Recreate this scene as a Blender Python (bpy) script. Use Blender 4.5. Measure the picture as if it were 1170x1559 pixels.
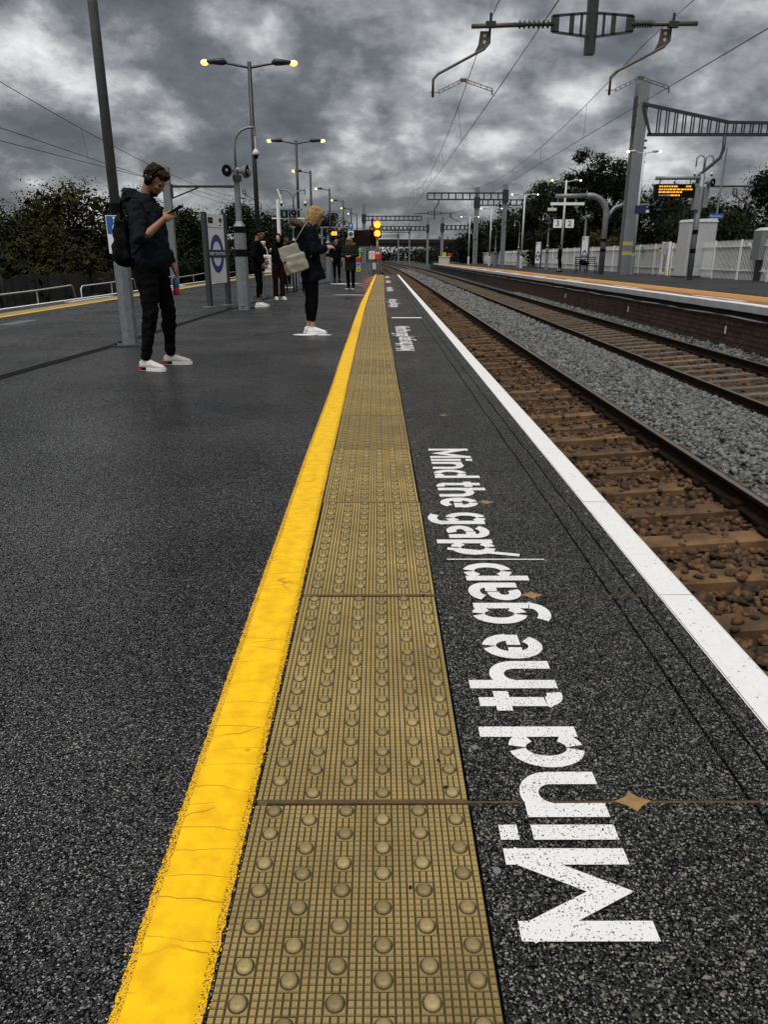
import bpy, bmesh, math, random
import numpy as np
from mathutils import Vector, Matrix, noise
R = math.radians
random.seed(7); np.random.seed(7)
S = bpy.context.scene
for o in list(bpy.data.objects): bpy.data.objects.remove(o)
COL = S.collection

# ---------------------------------------------------------------- camera
cam = bpy.data.cameras.new('camera'); camo = bpy.data.objects.new('camera', cam); COL.objects.link(camo)
cam.sensor_fit = 'VERTICAL'; cam.sensor_height = 36; cam.lens = 36 * 1112 / 1559
cam.clip_start = 0.05; cam.clip_end = 6000
camo.location = (0, 0, 1.0); camo.rotation_euler = (R(90 - 19.26), 0, R(-0.12))
S.camera = camo
# ---------------------------------------------------------------- world
W = bpy.data.worlds.new('World'); S.world = W; W.use_nodes = True
nt = W.node_tree; N = nt.nodes; L = nt.links
bg = N['Background']
sky = N.new('ShaderNodeTexSky'); sky.sky_type = 'NISHITA'; sky.sun_disc = False
SUN_EL, SUN_AZ = 66, 200
sky.sun_elevation = R(SUN_EL); sky.sun_rotation = R(SUN_AZ)
tc = N.new('ShaderNodeTexCoord'); sep = N.new('ShaderNodeSeparateXYZ'); L.new(tc.outputs['Generated'], sep.inputs[0])
def wm(op, a, b=None, c=None):
    n = N.new('ShaderNodeMath'); n.operation = op
    for i, v in enumerate((a, b, c)):
        if v is None: continue
        if isinstance(v, (int, float)): n.inputs[i].default_value = v
        else: L.new(v, n.inputs[i])
    return n.outputs[0]
zc = wm('ADD', wm('MAXIMUM', sep.outputs[2], 0.0), 0.45)
cv = N.new('ShaderNodeCombineXYZ')
L.new(wm('DIVIDE', sep.outputs[0], zc), cv.inputs[0]); L.new(wm('DIVIDE', sep.outputs[1], zc), cv.inputs[1])
def wnoise(scale, detail, rough, off, dist=0.0):
    m = N.new('ShaderNodeMapping'); m.inputs['Location'].default_value = off; L.new(cv.outputs[0], m.inputs[0])
    n = N.new('ShaderNodeTexNoise'); n.inputs['Scale'].default_value = scale; n.inputs['Detail'].default_value = detail
    n.inputs['Roughness'].default_value = rough; n.inputs['Distortion'].default_value = dist
    L.new(m.outputs[0], n.inputs['Vector']); return n.outputs['Fac']
big = wnoise(1.9, 4, .5, (11.43, 8.58, 5.2), .0); mid = wnoise(4.2, 10, .62, (4.12, 16.27, 7.41), .1); bil = wm('ABSOLUTE', wm('SUBTRACT', wm('MULTIPLY', wnoise(3.6, 7, .52, (13.07, 3.2, 4.69), .0), 2.0), 1.0))
mixc = wm('ADD', wm('ADD', wm('MULTIPLY', big, .52), wm('MULTIPLY', mid, .40)), wm('MULTIPLY', bil, .24))
cr = N.new('ShaderNodeValToRGB'); L.new(mixc, cr.inputs[0])
e = cr.color_ramp.elements
e[0].position = .38; e[0].color = (.052, .054, .060, 1); e[1].position = .63; e[1].color = (.62, .62, .62, 1)
for p_, c_ in ((.445, (.085, .088, .095, 1)), (.50, (.19, .193, .198, 1)), (.555, (.39, .39, .393, 1))):
    q = e.new(p_); q.color = c_
mx = N.new('ShaderNodeMixRGB'); mx.inputs[0].default_value = .93
sm = N.new('ShaderNodeMixRGB'); sm.blend_type = 'MULTIPLY'; sm.inputs[0].default_value = 1; sm.inputs[2].default_value = (.06, .06, .06, 1)
L.new(sky.outputs[0], sm.inputs[1]); L.new(sm.outputs[0], mx.inputs[1]); L.new(cr.outputs[0], mx.inputs[2])
L.new(mx.outputs[0], bg.inputs[0]); bg.inputs[1].default_value = 1.0
# ---------------------------------------------------------------- sun (overcast)
sl = bpy.data.lights.new('sun', 'SUN'); sl.energy = 1.5; sl.angle = R(45); sl.color = (1, .97, .93)
so = bpy.data.objects.new('sun', sl); COL.objects.link(so)
az = R(SUN_AZ); d_ = Vector((math.sin(az) * math.cos(R(SUN_EL)), math.cos(az) * math.cos(R(SUN_EL)), math.sin(R(SUN_EL))))
so.rotation_euler = d_.to_track_quat('Z', 'Y').to_euler()
S.view_settings.view_transform = 'Standard'; S.view_settings.look = 'None'
S.view_settings.exposure = 0.85; S.view_settings.gamma = 1; S.view_settings.use_curve_mapping = False

# ================================================================ materials
MATS = {}
def mat(name, col, rough=.7, metal=0., var=.0, vscale=8., bump=0., bscale=60., emit=None, estr=0., col2=None, spec=.5, rand=0., attr=False, det=6):
    if name in MATS: return MATS[name]
    m = bpy.data.materials.new(name); m.use_nodes = True; t = m.node_tree; b = t.nodes['Principled BSDF']
    MATS[name] = m
    b.inputs['Roughness'].default_value = rough; b.inputs['Metallic'].default_value = metal
    b.inputs['Specular IOR Level'].default_value = spec
    base = (*col, 1)
    b.inputs['Base Color'].default_value = base
    c = t.nodes.new('ShaderNodeTexCoord'); last = None
    if var or col2:
        n = t.nodes.new('ShaderNodeTexNoise'); n.inputs['Scale'].default_value = vscale; n.inputs['Detail'].default_value = det
        n.inputs['Roughness'].default_value = .65
        t.links.new(c.outputs['Object'], n.inputs['Vector'])
        r = t.nodes.new('ShaderNodeValToRGB'); t.links.new(n.outputs['Fac'], r.inputs[0])
        r.color_ramp.elements[0].position = .32; r.color_ramp.elements[1].position = .68
        lo = col2 if col2 else tuple(x * (1 - var) for x in col); hi = col if col2 else tuple(min(1, x * (1 + var)) for x in col)
        r.color_ramp.elements[0].color = (*lo, 1); r.color_ramp.elements[1].color = (*hi, 1)
        last = r.outputs[0]
    if rand or attr:
        if attr:
            a = t.nodes.new('ShaderNodeAttribute'); a.attribute_name = 'rnd'; rv = a.outputs['Fac']
        else:
            a = t.nodes.new('ShaderNodeObjectInfo'); rv = a.outputs['Random']
        mr = t.nodes.new('ShaderNodeMapRange'); t.links.new(rv, mr.inputs[0])
        mr.inputs[3].default_value = 1 - (rand or .4); mr.inputs[4].default_value = 1 + (rand or .4)
        mm = t.nodes.new('ShaderNodeVectorMath'); mm.operation = 'MULTIPLY'
        if last: t.links.new(last, mm.inputs[0])
        else: mm.inputs[0].default_value = col
        t.links.new(mr.outputs[0], mm.inputs[1]); last = mm.outputs[0]
    if last: t.links.new(last, b.inputs['Base Color'])
    if bump:
        n = t.nodes.new('ShaderNodeTexNoise'); n.inputs['Scale'].default_value = bscale; n.inputs['Detail'].default_value = 5
        t.links.new(c.outputs['Object'], n.inputs['Vector'])
        bp = t.nodes.new('ShaderNodeBump'); bp.inputs['Strength'].default_value = bump; bp.inputs['Distance'].default_value = .01
        t.links.new(n.outputs['Fac'], bp.inputs['Height']); t.links.new(bp.outputs[0], b.inputs['Normal'])
    if emit:
        b.inputs['Emission Color'].default_value = (*emit, 1); b.inputs['Emission Strength'].default_value = estr
    return m

def grain(name, dark, light, speck, scale, speck_amt, rough_lo, rough_hi, bump=.5, big=.35, paint=None, worn=.0, chips=None):
    """aggregate surface: fine grains, bright chips, damp patches in the gloss"""
    m = bpy.data.materials.new(name); m.use_nodes = True; t = m.node_tree; b = t.nodes['Principled BSDF']; MATS[name] = m
    nn = t.nodes.new; lk = t.links.new
    c = nn('ShaderNodeTexCoord'); O = c.outputs['Object']
    nd = nn('ShaderNodeTexNoise'); nd.inputs['Scale'].default_value = scale * .6; nd.inputs['Detail'].default_value = 2; lk(O, nd.inputs['Vector'])
    vd = nn('ShaderNodeVectorMath'); vd.operation = 'MULTIPLY_ADD'; lk(nd.outputs['Color'], vd.inputs[0]); vd.inputs[1].default_value = (1.1 / scale,) * 3; lk(O, vd.inputs[2]); OD = vd.outputs[0]
    v = nn('ShaderNodeTexVoronoi'); v.inputs['Scale'].default_value = scale; lk(OD, v.inputs['Vector'])
    hs = nn('ShaderNodeSeparateColor'); lk(v.outputs['Color'], hs.inputs[0])
    r = nn('ShaderNodeValToRGB'); lk(hs.outputs[0], r.inputs[0]); el = r.color_ramp.elements
    el[0].color = (*dark, 1); el[1].color = (*speck, 1); el[1].position = 1.0
    q = el.new(1 - speck_amt); q.color = (*light, 1)
    q = el.new(.35); q.color = (*[(.6 * a + .4 * b_) for a, b_ in zip(dark, light)], 1)
    n1 = nn('ShaderNodeTexNoise'); n1.inputs['Scale'].default_value = .9; n1.inputs['Detail'].default_value = 6; lk(O, n1.inputs['Vector'])
    mr = nn('ShaderNodeMapRange'); lk(n1.outputs['Fac'], mr.inputs[0]); mr.inputs[1].default_value = .3; mr.inputs[2].default_value = .7
    mr.inputs[3].default_value = 1 - big; mr.inputs[4].default_value = 1 + big
    mm = nn('ShaderNodeVectorMath'); mm.operation = 'MULTIPLY'; lk(r.outputs[0], mm.inputs[0]); lk(mr.outputs[0], mm.inputs[1])
    nf = nn('ShaderNodeTexNoise'); nf.inputs['Scale'].default_value = 55; nf.inputs['Detail'].default_value = 5; nf.inputs['Roughness'].default_value = .7; lk(O, nf.inputs['Vector'])
    mf = nn('ShaderNodeMapRange'); lk(nf.outputs['Fac'], mf.inputs[0]); mf.inputs[1].default_value = .36; mf.inputs[2].default_value = .66; mf.inputs[3].default_value = .45; mf.inputs[4].default_value = 1.9
    mm2 = nn('ShaderNodeVectorMath'); mm2.operation = 'MULTIPLY'; lk(mm.outputs[0], mm2.inputs[0]); lk(mf.outputs[0], mm2.inputs[1])
    out = mm2.outputs[0]
    if chips:
        v2 = nn('ShaderNodeTexVoronoi'); v2.inputs['Scale'].default_value = scale * .5; lk(OD, v2.inputs['Vector'])
        h2 = nn('ShaderNodeSeparateColor'); lk(v2.outputs['Color'], h2.inputs[0])
        rc = nn('ShaderNodeValToRGB'); lk(h2.outputs[1], rc.inputs[0]); rc.color_ramp.elements[0].color = (*chips[0], 1); rc.color_ramp.elements[1].color = (*chips[1], 1)
        gt_ = nn('ShaderNodeMath'); gt_.operation = 'GREATER_THAN'; lk(h2.outputs[0], gt_.inputs[0]); gt_.inputs[1].default_value = 1 - chips[2]
        mh = nn('ShaderNodeMixRGB'); lk(gt_.outputs[0], mh.inputs[0]); lk(out, mh.inputs[1]); lk(rc.outputs[0], mh.inputs[2]); out = mh.outputs[0]
    if paint:
        n3 = nn('ShaderNodeTexNoise'); n3.inputs['Scale'].default_value = scale * 1.15; n3.inputs['Detail'].default_value = 2; lk(O, n3.inputs['Vector'])
        n4 = nn('ShaderNodeTexNoise'); n4.inputs['Scale'].default_value = 9; n4.inputs['Detail'].default_value = 4; lk(O, n4.inputs['Vector'])
        ad = nn('ShaderNodeMath'); ad.operation = 'MULTIPLY_ADD'; lk(n4.outputs['Fac'], ad.inputs[0]); ad.inputs[1].default_value = .22; lk(n3.outputs['Fac'], ad.inputs[2])
        rp = nn('ShaderNodeValToRGB'); lk(ad.outputs[0], rp.inputs[0]); rp.color_ramp.elements[0].position = worn; rp.color_ramp.elements[1].position = worn + .05
        mp = nn('ShaderNodeMixRGB'); lk(rp.outputs[0], mp.inputs[0]); lk(out, mp.inputs[1]); mp.inputs[2].default_value = (*paint, 1); out = mp.outputs[0]
    lk(out, b.inputs['Base Color'])
    n2 = nn('ShaderNodeTexNoise'); n2.inputs['Scale'].default_value = .55; n2.inputs['Detail'].default_value = 5; n2.inputs['Roughness'].default_value = .6
    mp2 = nn('ShaderNodeMapping'); mp2.inputs['Scale'].default_value = (1, .55, 1); lk(O, mp2.inputs[0]); lk(mp2.outputs[0], n2.inputs['Vector'])
    m2 = nn('ShaderNodeMapRange'); lk(n2.outputs['Fac'], m2.inputs[0]); m2.inputs[1].default_value = .36; m2.inputs[2].default_value = .64
    m2.inputs[3].default_value = rough_lo; m2.inputs[4].default_value = rough_hi; lk(m2.outputs[0], b.inputs['Roughness'])
    bp = nn('ShaderNodeBump'); bp.inputs['Strength'].default_value = bump; bp.inputs['Distance'].default_value = .002
    lk(hs.outputs[1], bp.inputs['Height']); lk(bp.outputs[0], b.inputs['Normal'])
    ms = nn('ShaderNodeMapRange'); lk(hs.outputs[0], ms.inputs[0]); ms.inputs[1].default_value = .40; ms.inputs[2].default_value = .95; ms.inputs[3].default_value = .0; ms.inputs[4].default_value = 1.1  # dark grains lose their gloss, imitating shade in the cavities
    lk(ms.outputs[0], b.inputs['Specular IOR Level'])
    return m

grain('asphalt', (.0015, .0015, .0017), (.023, .023, .023), (.24, .24, .23), 400, .14, .17, .46, .6, .5, chips=((.03, .029, .026), (.11, .105, .095), .015))
grain('asphalt_far', (.006, .006, .0065), (.03, .03, .031), (.12, .12, .12), 120, .06, .42, .75, .5, .3)
grain('terrazzo', (.0018, .0018, .0018), (.015, .015, .0145), (.22, .22, .20), 380, .15, .38, .66, .6, .3, chips=((.05, .045, .035), (.22, .20, .17), .045))
grain('yellow_edge', (.004, .003, .002), (.30, .14, .006), (.6, .32, .02), 330, .2, .4, .6, 1.0, .2, (.82, .46, .008), .53)
grain('letter_paint', (.008, .008, .008), (.04, .04, .04), (.3, .3, .3), 230, .1, .55, .7, .4, .1, (.75, .75, .74), .455)
grain('edge_white', (.10, .095, .09), (.30, .29, .27), (.5, .5, .48), 70, .1, .5, .65, .25, .05, (.74, .74, .73), .395)
mat('buff', (.41, .30, .115), .6, spec=.22, rand=.13, col2=(.22, .16, .06), vscale=3.2, bump=.15, bscale=300)
mat('buff_dome', (.36, .28, .12), .5, spec=.25, col2=(.18, .135, .06), vscale=40, bump=.1, bscale=200, rand=.25)
mat('dirt_and_shade', (.050, .036, .016), .9, var=.4, vscale=30)  # groove dirt, also used to paint shade round the domes
mat('joint_brown', (.085, .05, .022), .9, var=.3, vscale=30)
mat('resin', (.26, .16, .06), .7, var=.25, vscale=30)
mat('joint_dark', (.006, .006, .006), .9)
mat('seam', (.003, .003, .003), .75, var=.4, vscale=15, spec=.1)
mat('concrete', (.30, .29, .27), .85, var=.25, vscale=3, bump=.2)
mat('steel_galv', (.20, .215, .225), .5, .35, var=.22, vscale=14, bump=.06, bscale=30)
mat('steel_pale', (.45, .46, .46), .55, .1, var=.15, vscale=9)
mat('steel_dark', (.026, .029, .032), .5, .2, var=.25, vscale=10)
mat('steel_mid', (.10, .107, .11), .5, .2, var=.2, vscale=9)
mat('charcoal', (.035, .04, .045), .45, .1, var=.1, vscale=6)
mat('black', (.004, .004, .0045), .5, spec=.08)
mat('rail_top', (.30, .24, .19), .32, .9, var=.3, vscale=20)
mat('rail_rust', (.014, .0075, .005), .8, .0, var=.4, vscale=12, bump=.2, spec=.1)
mat('sleeper_wood', (.16, .088, .033), .85, col2=(.026, .014, .006), vscale=3.2, bump=.35, bscale=25, rand=.35)
mat('sleeper_conc', (.16, .12, .082), .85, col2=(.06, .043, .028), vscale=5, bump=.2, rand=.2)
mat('stone_grey', (.18, .183, .175), .85, col2=(.045, .045, .043), vscale=30, attr=True, rand=.65)
mat('stone_rust', (.125, .060, .022), .85, col2=(.022, .010, .004), vscale=30, attr=True, rand=.7)
mat('stone_grey_o', (.18, .183, .175), .85, col2=(.045, .045, .043), vscale=30, rand=.6)
mat('stone_rust_o', (.125, .060, .022), .85, col2=(.022, .010, .004), vscale=30, rand=.6)
mat('bed_grey', (.03, .03, .029), .95, var=.6, vscale=25, bump=1, bscale=25)
mat('bed_rust', (.028, .014, .006), .95, var=.6, vscale=25, bump=1, bscale=25)
mat('earth', (.03, .034, .018), .95, var=.4, vscale=.3)
mat('brick', (.075, .033, .016), .9, col2=(.014, .008, .006), vscale=2.2, bump=.4, bscale=40, rand=.5)
mat('mortar', (.012, .010, .009), .95, var=.3)
mat('coping', (.36, .37, .37), .75, var=.2, vscale=4, bump=.15)
mat('p2_red', (.22, .095, .06), .8, var=.25, vscale=3)
mat('p2_orange', (.42, .20, .035), .75, var=.25, vscale=3)
mat('p2_yellow', (.75, .42, .03), .7, var=.2, vscale=3)
mat('fence_pale', (.70, .71, .70), .65, var=.12, vscale=3, rand=.06)
mat('fence_grey', (.11, .125, .125), .6, var=.15, vscale=3)
mat('fence_wood', (.028, .026, .023), .9, var=.4, vscale=2, rand=.3)
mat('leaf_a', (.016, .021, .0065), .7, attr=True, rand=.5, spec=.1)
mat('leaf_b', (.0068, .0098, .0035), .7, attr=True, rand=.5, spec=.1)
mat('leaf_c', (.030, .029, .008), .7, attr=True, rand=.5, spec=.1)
mat('bark', (.045, .036, .028), .95, var=.3, vscale=6)
mat('blue_sign', (.02, .10, .36), .45)
mat('white_sign', (.78, .79, .80), .45, var=.04)
mat('purple', (.055, .03, .22), .45)
mat('navy', (.008, .012, .07), .5)
mat('red_sign', (.55, .02, .03), .5)
mat('yellow_sign', (.70, .52, .03), .5)
mat('band_yellow', (.42, .38, .10), .6)
mat('green_sign', (.02, .22, .16), .5)
mat('lightblue_sign', (.15, .32, .65), .5)
mat('lamp_on', (1, .9, .6), .4, emit=(1, .58, .09), estr=1.4)
mat('lamp_cool', (1, 1, .95), .4, emit=(1, .80, .45), estr=1.5)
mat('signal_on', (1, .5, .1), .4, emit=(1, .05, .0), estr=1.2)
mat('signal_core', (1, .8, .3), .4, emit=(1, .32, .02), estr=1.3)
mat('amber', (1, .5, .05), .4, emit=(1, .40, .02), estr=.55)
mat('screen', (.01, .01, .012), .2)
mat('skin', (.42, .23, .15), .5, var=.08, vscale=30, spec=.35)
mat('skin_tan', (.26, .125, .07), .5, var=.08, vscale=30, spec=.35)
mat('skin_dark', (.12, .06, .035), .5, var=.08, vscale=30, spec=.35)
mat('hoodie', (.011, .013, .017), .95, var=.25, vscale=18, bump=.5, bscale=22, spec=.08)
mat('denim', (.0035, .0036, .0045), .9, var=.5, vscale=12, bump=.5, bscale=25, spec=.08)
mat('cloth_black', (.0032, .0032, .0036), .9, var=.3, vscale=12, bump=.4, bscale=20, spec=.08)
mat('coat_navy', (.0042, .0052, .0085), .85, var=.35, vscale=9, bump=.5, bscale=16, spec=.08)
mat('coat_olive', (.014, .014, .011), .85, var=.35, vscale=9, bump=.5, bscale=16, spec=.08)
mat('cloth_maroon', (.016, .006, .006), .9, var=.3, vscale=9, spec=.08)
mat('bag_beige', (.31, .285, .225), .6, var=.1, vscale=5, bump=.2, bscale=9)
mat('bag_black', (.004, .0043, .005), .7, var=.3, vscale=9, bump=.4, bscale=14, spec=.08)
mat('canvas', (.62, .60, .55), .9, var=.1, vscale=9, bump=.3, bscale=12)
mat('shoe_white', (.78, .77, .75), .6, var=.08, vscale=30, bump=.2, bscale=50)
mat('shoe_cream', (.55, .52, .48), .7, var=.12, vscale=30, bump=.25, bscale=60)
mat('shoe_red', (.42, .012, .03), .5)
mat('hair_brown', (.022, .012, .007), .6, var=.5, vscale=60, bump=.8, bscale=70, spec=.08)
mat('hair_blonde', (.44, .30, .13), .55, spec=.15, col2=(.17, .095, .035), vscale=45, bump=.9, bscale=90)
mat('hair_black', (.004, .0035, .003), .6, var=.4, vscale=60, bump=.6, bscale=70, spec=.08)
mat('fur', (.13, .09, .06), .95, col2=(.025, .016, .012), vscale=45, bump=1, bscale=60)
mat('can_blue', (.06, .30, .50), .35, .3)
mat('cup_brown', (.36, .20, .07), .7)
mat('porcelain', (.55, .55, .54), .6, var=.1)
mat('insulator', (.035, .032, .03), .35)
mat('brown_steel', (.10, .085, .065), .5, .3, var=.2, vscale=10)
mat('wire', (.02, .02, .02), .6, .3)
mat('gum_grey', (.07, .068, .064), .8, var=.2, vscale=60)
mat('puddle', (.012, .012, .013), .03, spec=.6)
M = MATS
# yellow line: thick cracked road paint
def yellow_mat():
    m = bpy.data.materials.new('yellow_paint'); m.use_nodes = True; t = m.node_tree; b = t.nodes['Principled BSDF']; nn = t.nodes.new; lk = t.links.new
    c = nn('ShaderNodeTexCoord'); mp = nn('ShaderNodeMapping'); mp.inputs['Scale'].default_value = (.8, 9, 1); lk(c.outputs['Object'], mp.inputs[0])
    nz = nn('ShaderNodeTexNoise'); nz.inputs['Scale'].default_value = 7; nz.inputs['Detail'].default_value = 4; lk(c.outputs['Object'], nz.inputs['Vector'])
    mv = nn('ShaderNodeVectorMath'); mv.operation = 'MULTIPLY_ADD'; lk(nz.outputs['Color'], mv.inputs[0]); mv.inputs[1].default_value = (.35, .35, .35); lk(mp.outputs[0], mv.inputs[2])
    v = nn('ShaderNodeTexVoronoi'); v.feature = 'DISTANCE_TO_EDGE'; v.inputs['Scale'].default_value = 1.5; lk(mv.outputs[0], v.inputs['Vector'])
    r = nn('ShaderNodeValToRGB'); lk(v.outputs['Distance'], r.inputs[0]); r.color_ramp.elements[0].position = .0; r.color_ramp.elements[1].position = .013
    n2 = nn('ShaderNodeTexNoise'); n2.inputs['Scale'].default_value = 5; n2.inputs['Detail'].default_value = 3; lk(c.outputs['Object'], n2.inputs['Vector'])
    r2 = nn('ShaderNodeValToRGB'); lk(n2.outputs['Fac'], r2.inputs[0]); r2.color_ramp.elements[0].position = .44; r2.color_ramp.elements[1].position = .56
    mxm = nn('ShaderNodeMath'); mxm.operation = 'MAXIMUM'; lk(r.outputs[0], mxm.inputs[0]); lk(r2.outputs[0], mxm.inputs[1])
    n3 = nn('ShaderNodeTexNoise'); n3.inputs['Scale'].default_value = 22; n3.inputs['Detail'].default_value = 6; lk(c.outputs['Object'], n3.inputs['Vector'])
    r3 = nn('ShaderNodeValToRGB'); lk(n3.outputs['Fac'], r3.inputs[0]); r3.color_ramp.elements[0].position = .3; r3.color_ramp.elements[1].position = .6
    r3.color_ramp.elements[0].color = (.78, .42, .003, 1); r3.color_ramp.elements[1].color = (.91, .55, .004, 1)
    mc = nn('ShaderNodeMixRGB'); lk(mxm.outputs[0], mc.inputs[0]); mc.inputs[1].default_value = (.48, .21, .004, 1); lk(r3.outputs[0], mc.inputs[2])
    lk(mc.outputs[0], b.inputs['Base Color']); b.inputs['Roughness'].default_value = .42; b.inputs['Specular IOR Level'].default_value = .2
    n5 = nn('ShaderNodeTexNoise'); n5.inputs['Scale'].default_value = 70; n5.inputs['Detail'].default_value = 4; lk(c.outputs['Object'], n5.inputs['Vector'])
    ad = nn('ShaderNodeMath'); ad.operation = 'MULTIPLY_ADD'; lk(mxm.outputs[0], ad.inputs[0]); ad.inputs[1].default_value = .6; lk(n5.outputs['Fac'], ad.inputs[2])
    bp = nn('ShaderNodeBump'); bp.inputs['Strength'].default_value = .45; bp.inputs['Distance'].default_value = .004
    lk(ad.outputs[0], bp.inputs['Height']); lk(bp.outputs[0], b.inputs['Normal']); MATS['yellow_paint'] = m
yellow_mat()

# ================================================================ mesh helpers
class MB:
    def __init__(s): s.v = []; s.f = []
    def add(s, vs, fs):
        o = len(s.v); s.v.extend([tuple(v) for v in vs]); s.f.extend([tuple(i + o for i in f) for f in fs]); return s
    def box(s, c, d, rz=0, Rm=None):
        x, y, z = d[0] / 2, d[1] / 2, d[2] / 2
        vs = [Vector((i * x, j * y, k * z)) for k in (-1, 1) for j in (-1, 1) for i in (-1, 1)]
        Q = Rm if Rm else Matrix.Rotation(rz, 3, 'Z')
        vs = [Q @ v + Vector(c) for v in vs]
        return s.add(vs, [(0, 2, 3, 1), (4, 5, 7, 6), (0, 1, 5, 4), (2, 6, 7, 3), (0, 4, 6, 2), (1, 3, 7, 5)])
    def bar(s, a, b, w, h=None, up=(0, 0, 1)):
        a = Vector(a); b = Vector(b); h = h or w; t = (b - a); ln = t.length; t.normalize()
        u = Vector(up); sd = t.cross(u)
        if sd.length < 1e-4: sd = t.cross(Vector((1, 0, 0)))
        sd.normalize(); u = sd.cross(t)
        return s.box((a + b) / 2, (w, ln, h), Rm=Matrix((sd, t, u)).transposed())
    def tube(s, pts, rad, n=10, cap=True, ref=(0, 1, 0)):
        pts = [Vector(p) for p in pts]; k = len(pts)
        if not isinstance(rad, (list, tuple)): rad = [rad] * k
        vs = []; fs = []; rf = Vector(ref)
        for i, p in enumerate(pts):
            t = (pts[min(i + 1, k - 1)] - pts[max(i - 1, 0)]); t.normalize()
            a = rf - t * rf.dot(t)
            if a.length < 1e-3:
                a = Vector((1, 0, 0)) - t * t.x
                if a.length < 1e-3: a = Vector((0, 0, 1)) - t * t.z
            a.normalize(); b = t.cross(a); r = rad[i]
            ra, rb = r if isinstance(r, (tuple, list)) else (r, r)
            for j in range(n):
                th = 2 * math.pi * j / n
                vs.append(p + a * (ra * math.cos(th)) + b * (rb * math.sin(th)))
        for i in range(k - 1):
            for j in range(n):
                j2 = (j + 1) % n
                fs.append((i * n + j, i * n + j2, (i + 1) * n + j2, (i + 1) * n + j))
        if cap:
            fs.append(tuple(range(n - 1, -1, -1))); fs.append(tuple((k - 1) * n + j for j in range(n)))
        return s.add(vs, fs)
    def ell(s, c, r, n=14, m=9, Rm=None):
        c = Vector(c); vs = []; fs = []
        if not isinstance(r, (tuple, list)): r = (r, r, r)
        vs.append(Vector((0, 0, r[2])))
        for i in range(1, m):
            ph = math.pi * i / m
            for j in range(n):
                th = 2 * math.pi * j / n
                vs.append(Vector((r[0] * math.sin(ph) * math.cos(th), r[1] * math.sin(ph) * math.sin(th), r[2] * math.cos(ph))))
        vs.append(Vector((0, 0, -r[2]))); last = len(vs) - 1
        for j in range(n): fs.append((0, 1 + j, 1 + (j + 1) % n))
        for i in range(m - 2):
            for j in range(n):
                a = 1 + i * n + j; b = 1 + i * n + (j + 1) % n
                fs.append((a, a + n, b + n, b))
        o = 1 + (m - 2) * n
        for j in range(n): fs.append((o + j, last, o + (j + 1) % n))
        if Rm: vs = [Rm @ v for v in vs]
        return s.add([v + c for v in vs], fs)
    def prism(s, poly, z0, z1):
        n = len(poly)
        vs = [(x, y, z0) for x, y in poly] + [(x, y, z1) for x, y in poly]
        fs = [tuple(range(n - 1, -1, -1)), tuple(range(n, 2 * n))] + [(i, (i + 1) % n, n + (i + 1) % n, n + i) for i in range(n)]
        return s.add(vs, fs)
    def xf(s, Mx):
        s.v = [tuple(Mx @ Vector(v)) for v in s.v]; return s
    def mesh(s, name, m=None, smooth=False):
        me = bpy.data.meshes.new(name); me.from_pydata(s.v, [], s.f); me.update()
        if m: me.materials.append(MATS[m] if isinstance(m, str) else m)
        if smooth: me.polygons.foreach_set('use_smooth', [True] * len(me.polygons))
        return me
    def build(s, name, m, parent=None, smooth=False):
        return link(name, s.mesh(name, m, smooth), parent)
def link(name, me, parent=None, loc=None):
    o = bpy.data.objects.new(name, me); COL.objects.link(o)
    if parent: o.parent = parent
    if loc is not None: o.location = loc
    return o
def tag(o, label, cat, group=None):
    o['label'] = label; o['category'] = cat
    if group: o['group'] = group
    return o
def thing(name, label, cat, loc=(0, 0, 0), rz=0, group=None):
    o = bpy.data.objects.new(name, None); COL.objects.link(o); o.empty_display_size = .1
    o.location = loc; o.rotation_euler = (0, 0, rz); return tag(o, label, cat, group)
def struct(o): o['kind'] = 'structure'; return o
def stuff(o): o['kind'] = 'stuff'; return o
def dup(root, loc, rz=None, label=None):
    r = root.copy(); COL.objects.link(r); r.location = loc
    if rz is not None: r.rotation_euler = (0, 0, rz)
    if label: r['label'] = label
    for ch in list(root.children):
        c = ch.copy(); COL.objects.link(c); c.parent = r
        for g in ch.children:
            d = g.copy(); COL.objects.link(d); d.parent = c
    return r
def big_mesh(name, V, F, m, parent=None, attr=None, kind=None):
    """V (n,3) float array, F (k,q) int array of one polygon size"""
    me = bpy.data.meshes.new(name); k, q = F.shape
    me.vertices.add(len(V)); me.vertices.foreach_set('co', V.astype(np.float32).ravel())
    me.loops.add(k * q); me.loops.foreach_set('vertex_index', F.astype(np.int32).ravel())
    me.polygons.add(k); me.polygons.foreach_set('loop_start', np.arange(0, k * q, q, dtype=np.int32))
    me.polygons.foreach_set('loop_total', np.full(k, q, dtype=np.int32))
    me.update(calc_edges=True)
    if attr is not None:
        a = me.attributes.new('rnd', 'FLOAT', 'POINT'); a.data.foreach_set('value', attr.astype(np.float32))
    me.materials.append(MATS[m]); o = link(name, me, parent)
    if kind: o['kind'] = kind
    return o
def text(s, size, m, parent, loc, rot=(R(90), 0, 0), align='CENTER', name='lettering', bold=.0, sx=1.):
    cu = bpy.data.curves.new('t', 'FONT'); cu.body = s; cu.size = size; cu.align_x = align; cu.align_y = 'CENTER'; cu.offset = bold; cu.resolution_u = 3
    o = bpy.data.objects.new('t', cu); COL.objects.link(o)
    dg = bpy.context.evaluated_depsgraph_get(); me = bpy.data.meshes.new_from_object(o.evaluated_get(dg))
    bpy.data.objects.remove(o); me.materials.clear(); me.materials.append(MATS[m])
    t = link(name, me, parent, loc); t.rotation_euler = rot; t.scale = (sx, 1, 1); return t
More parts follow.
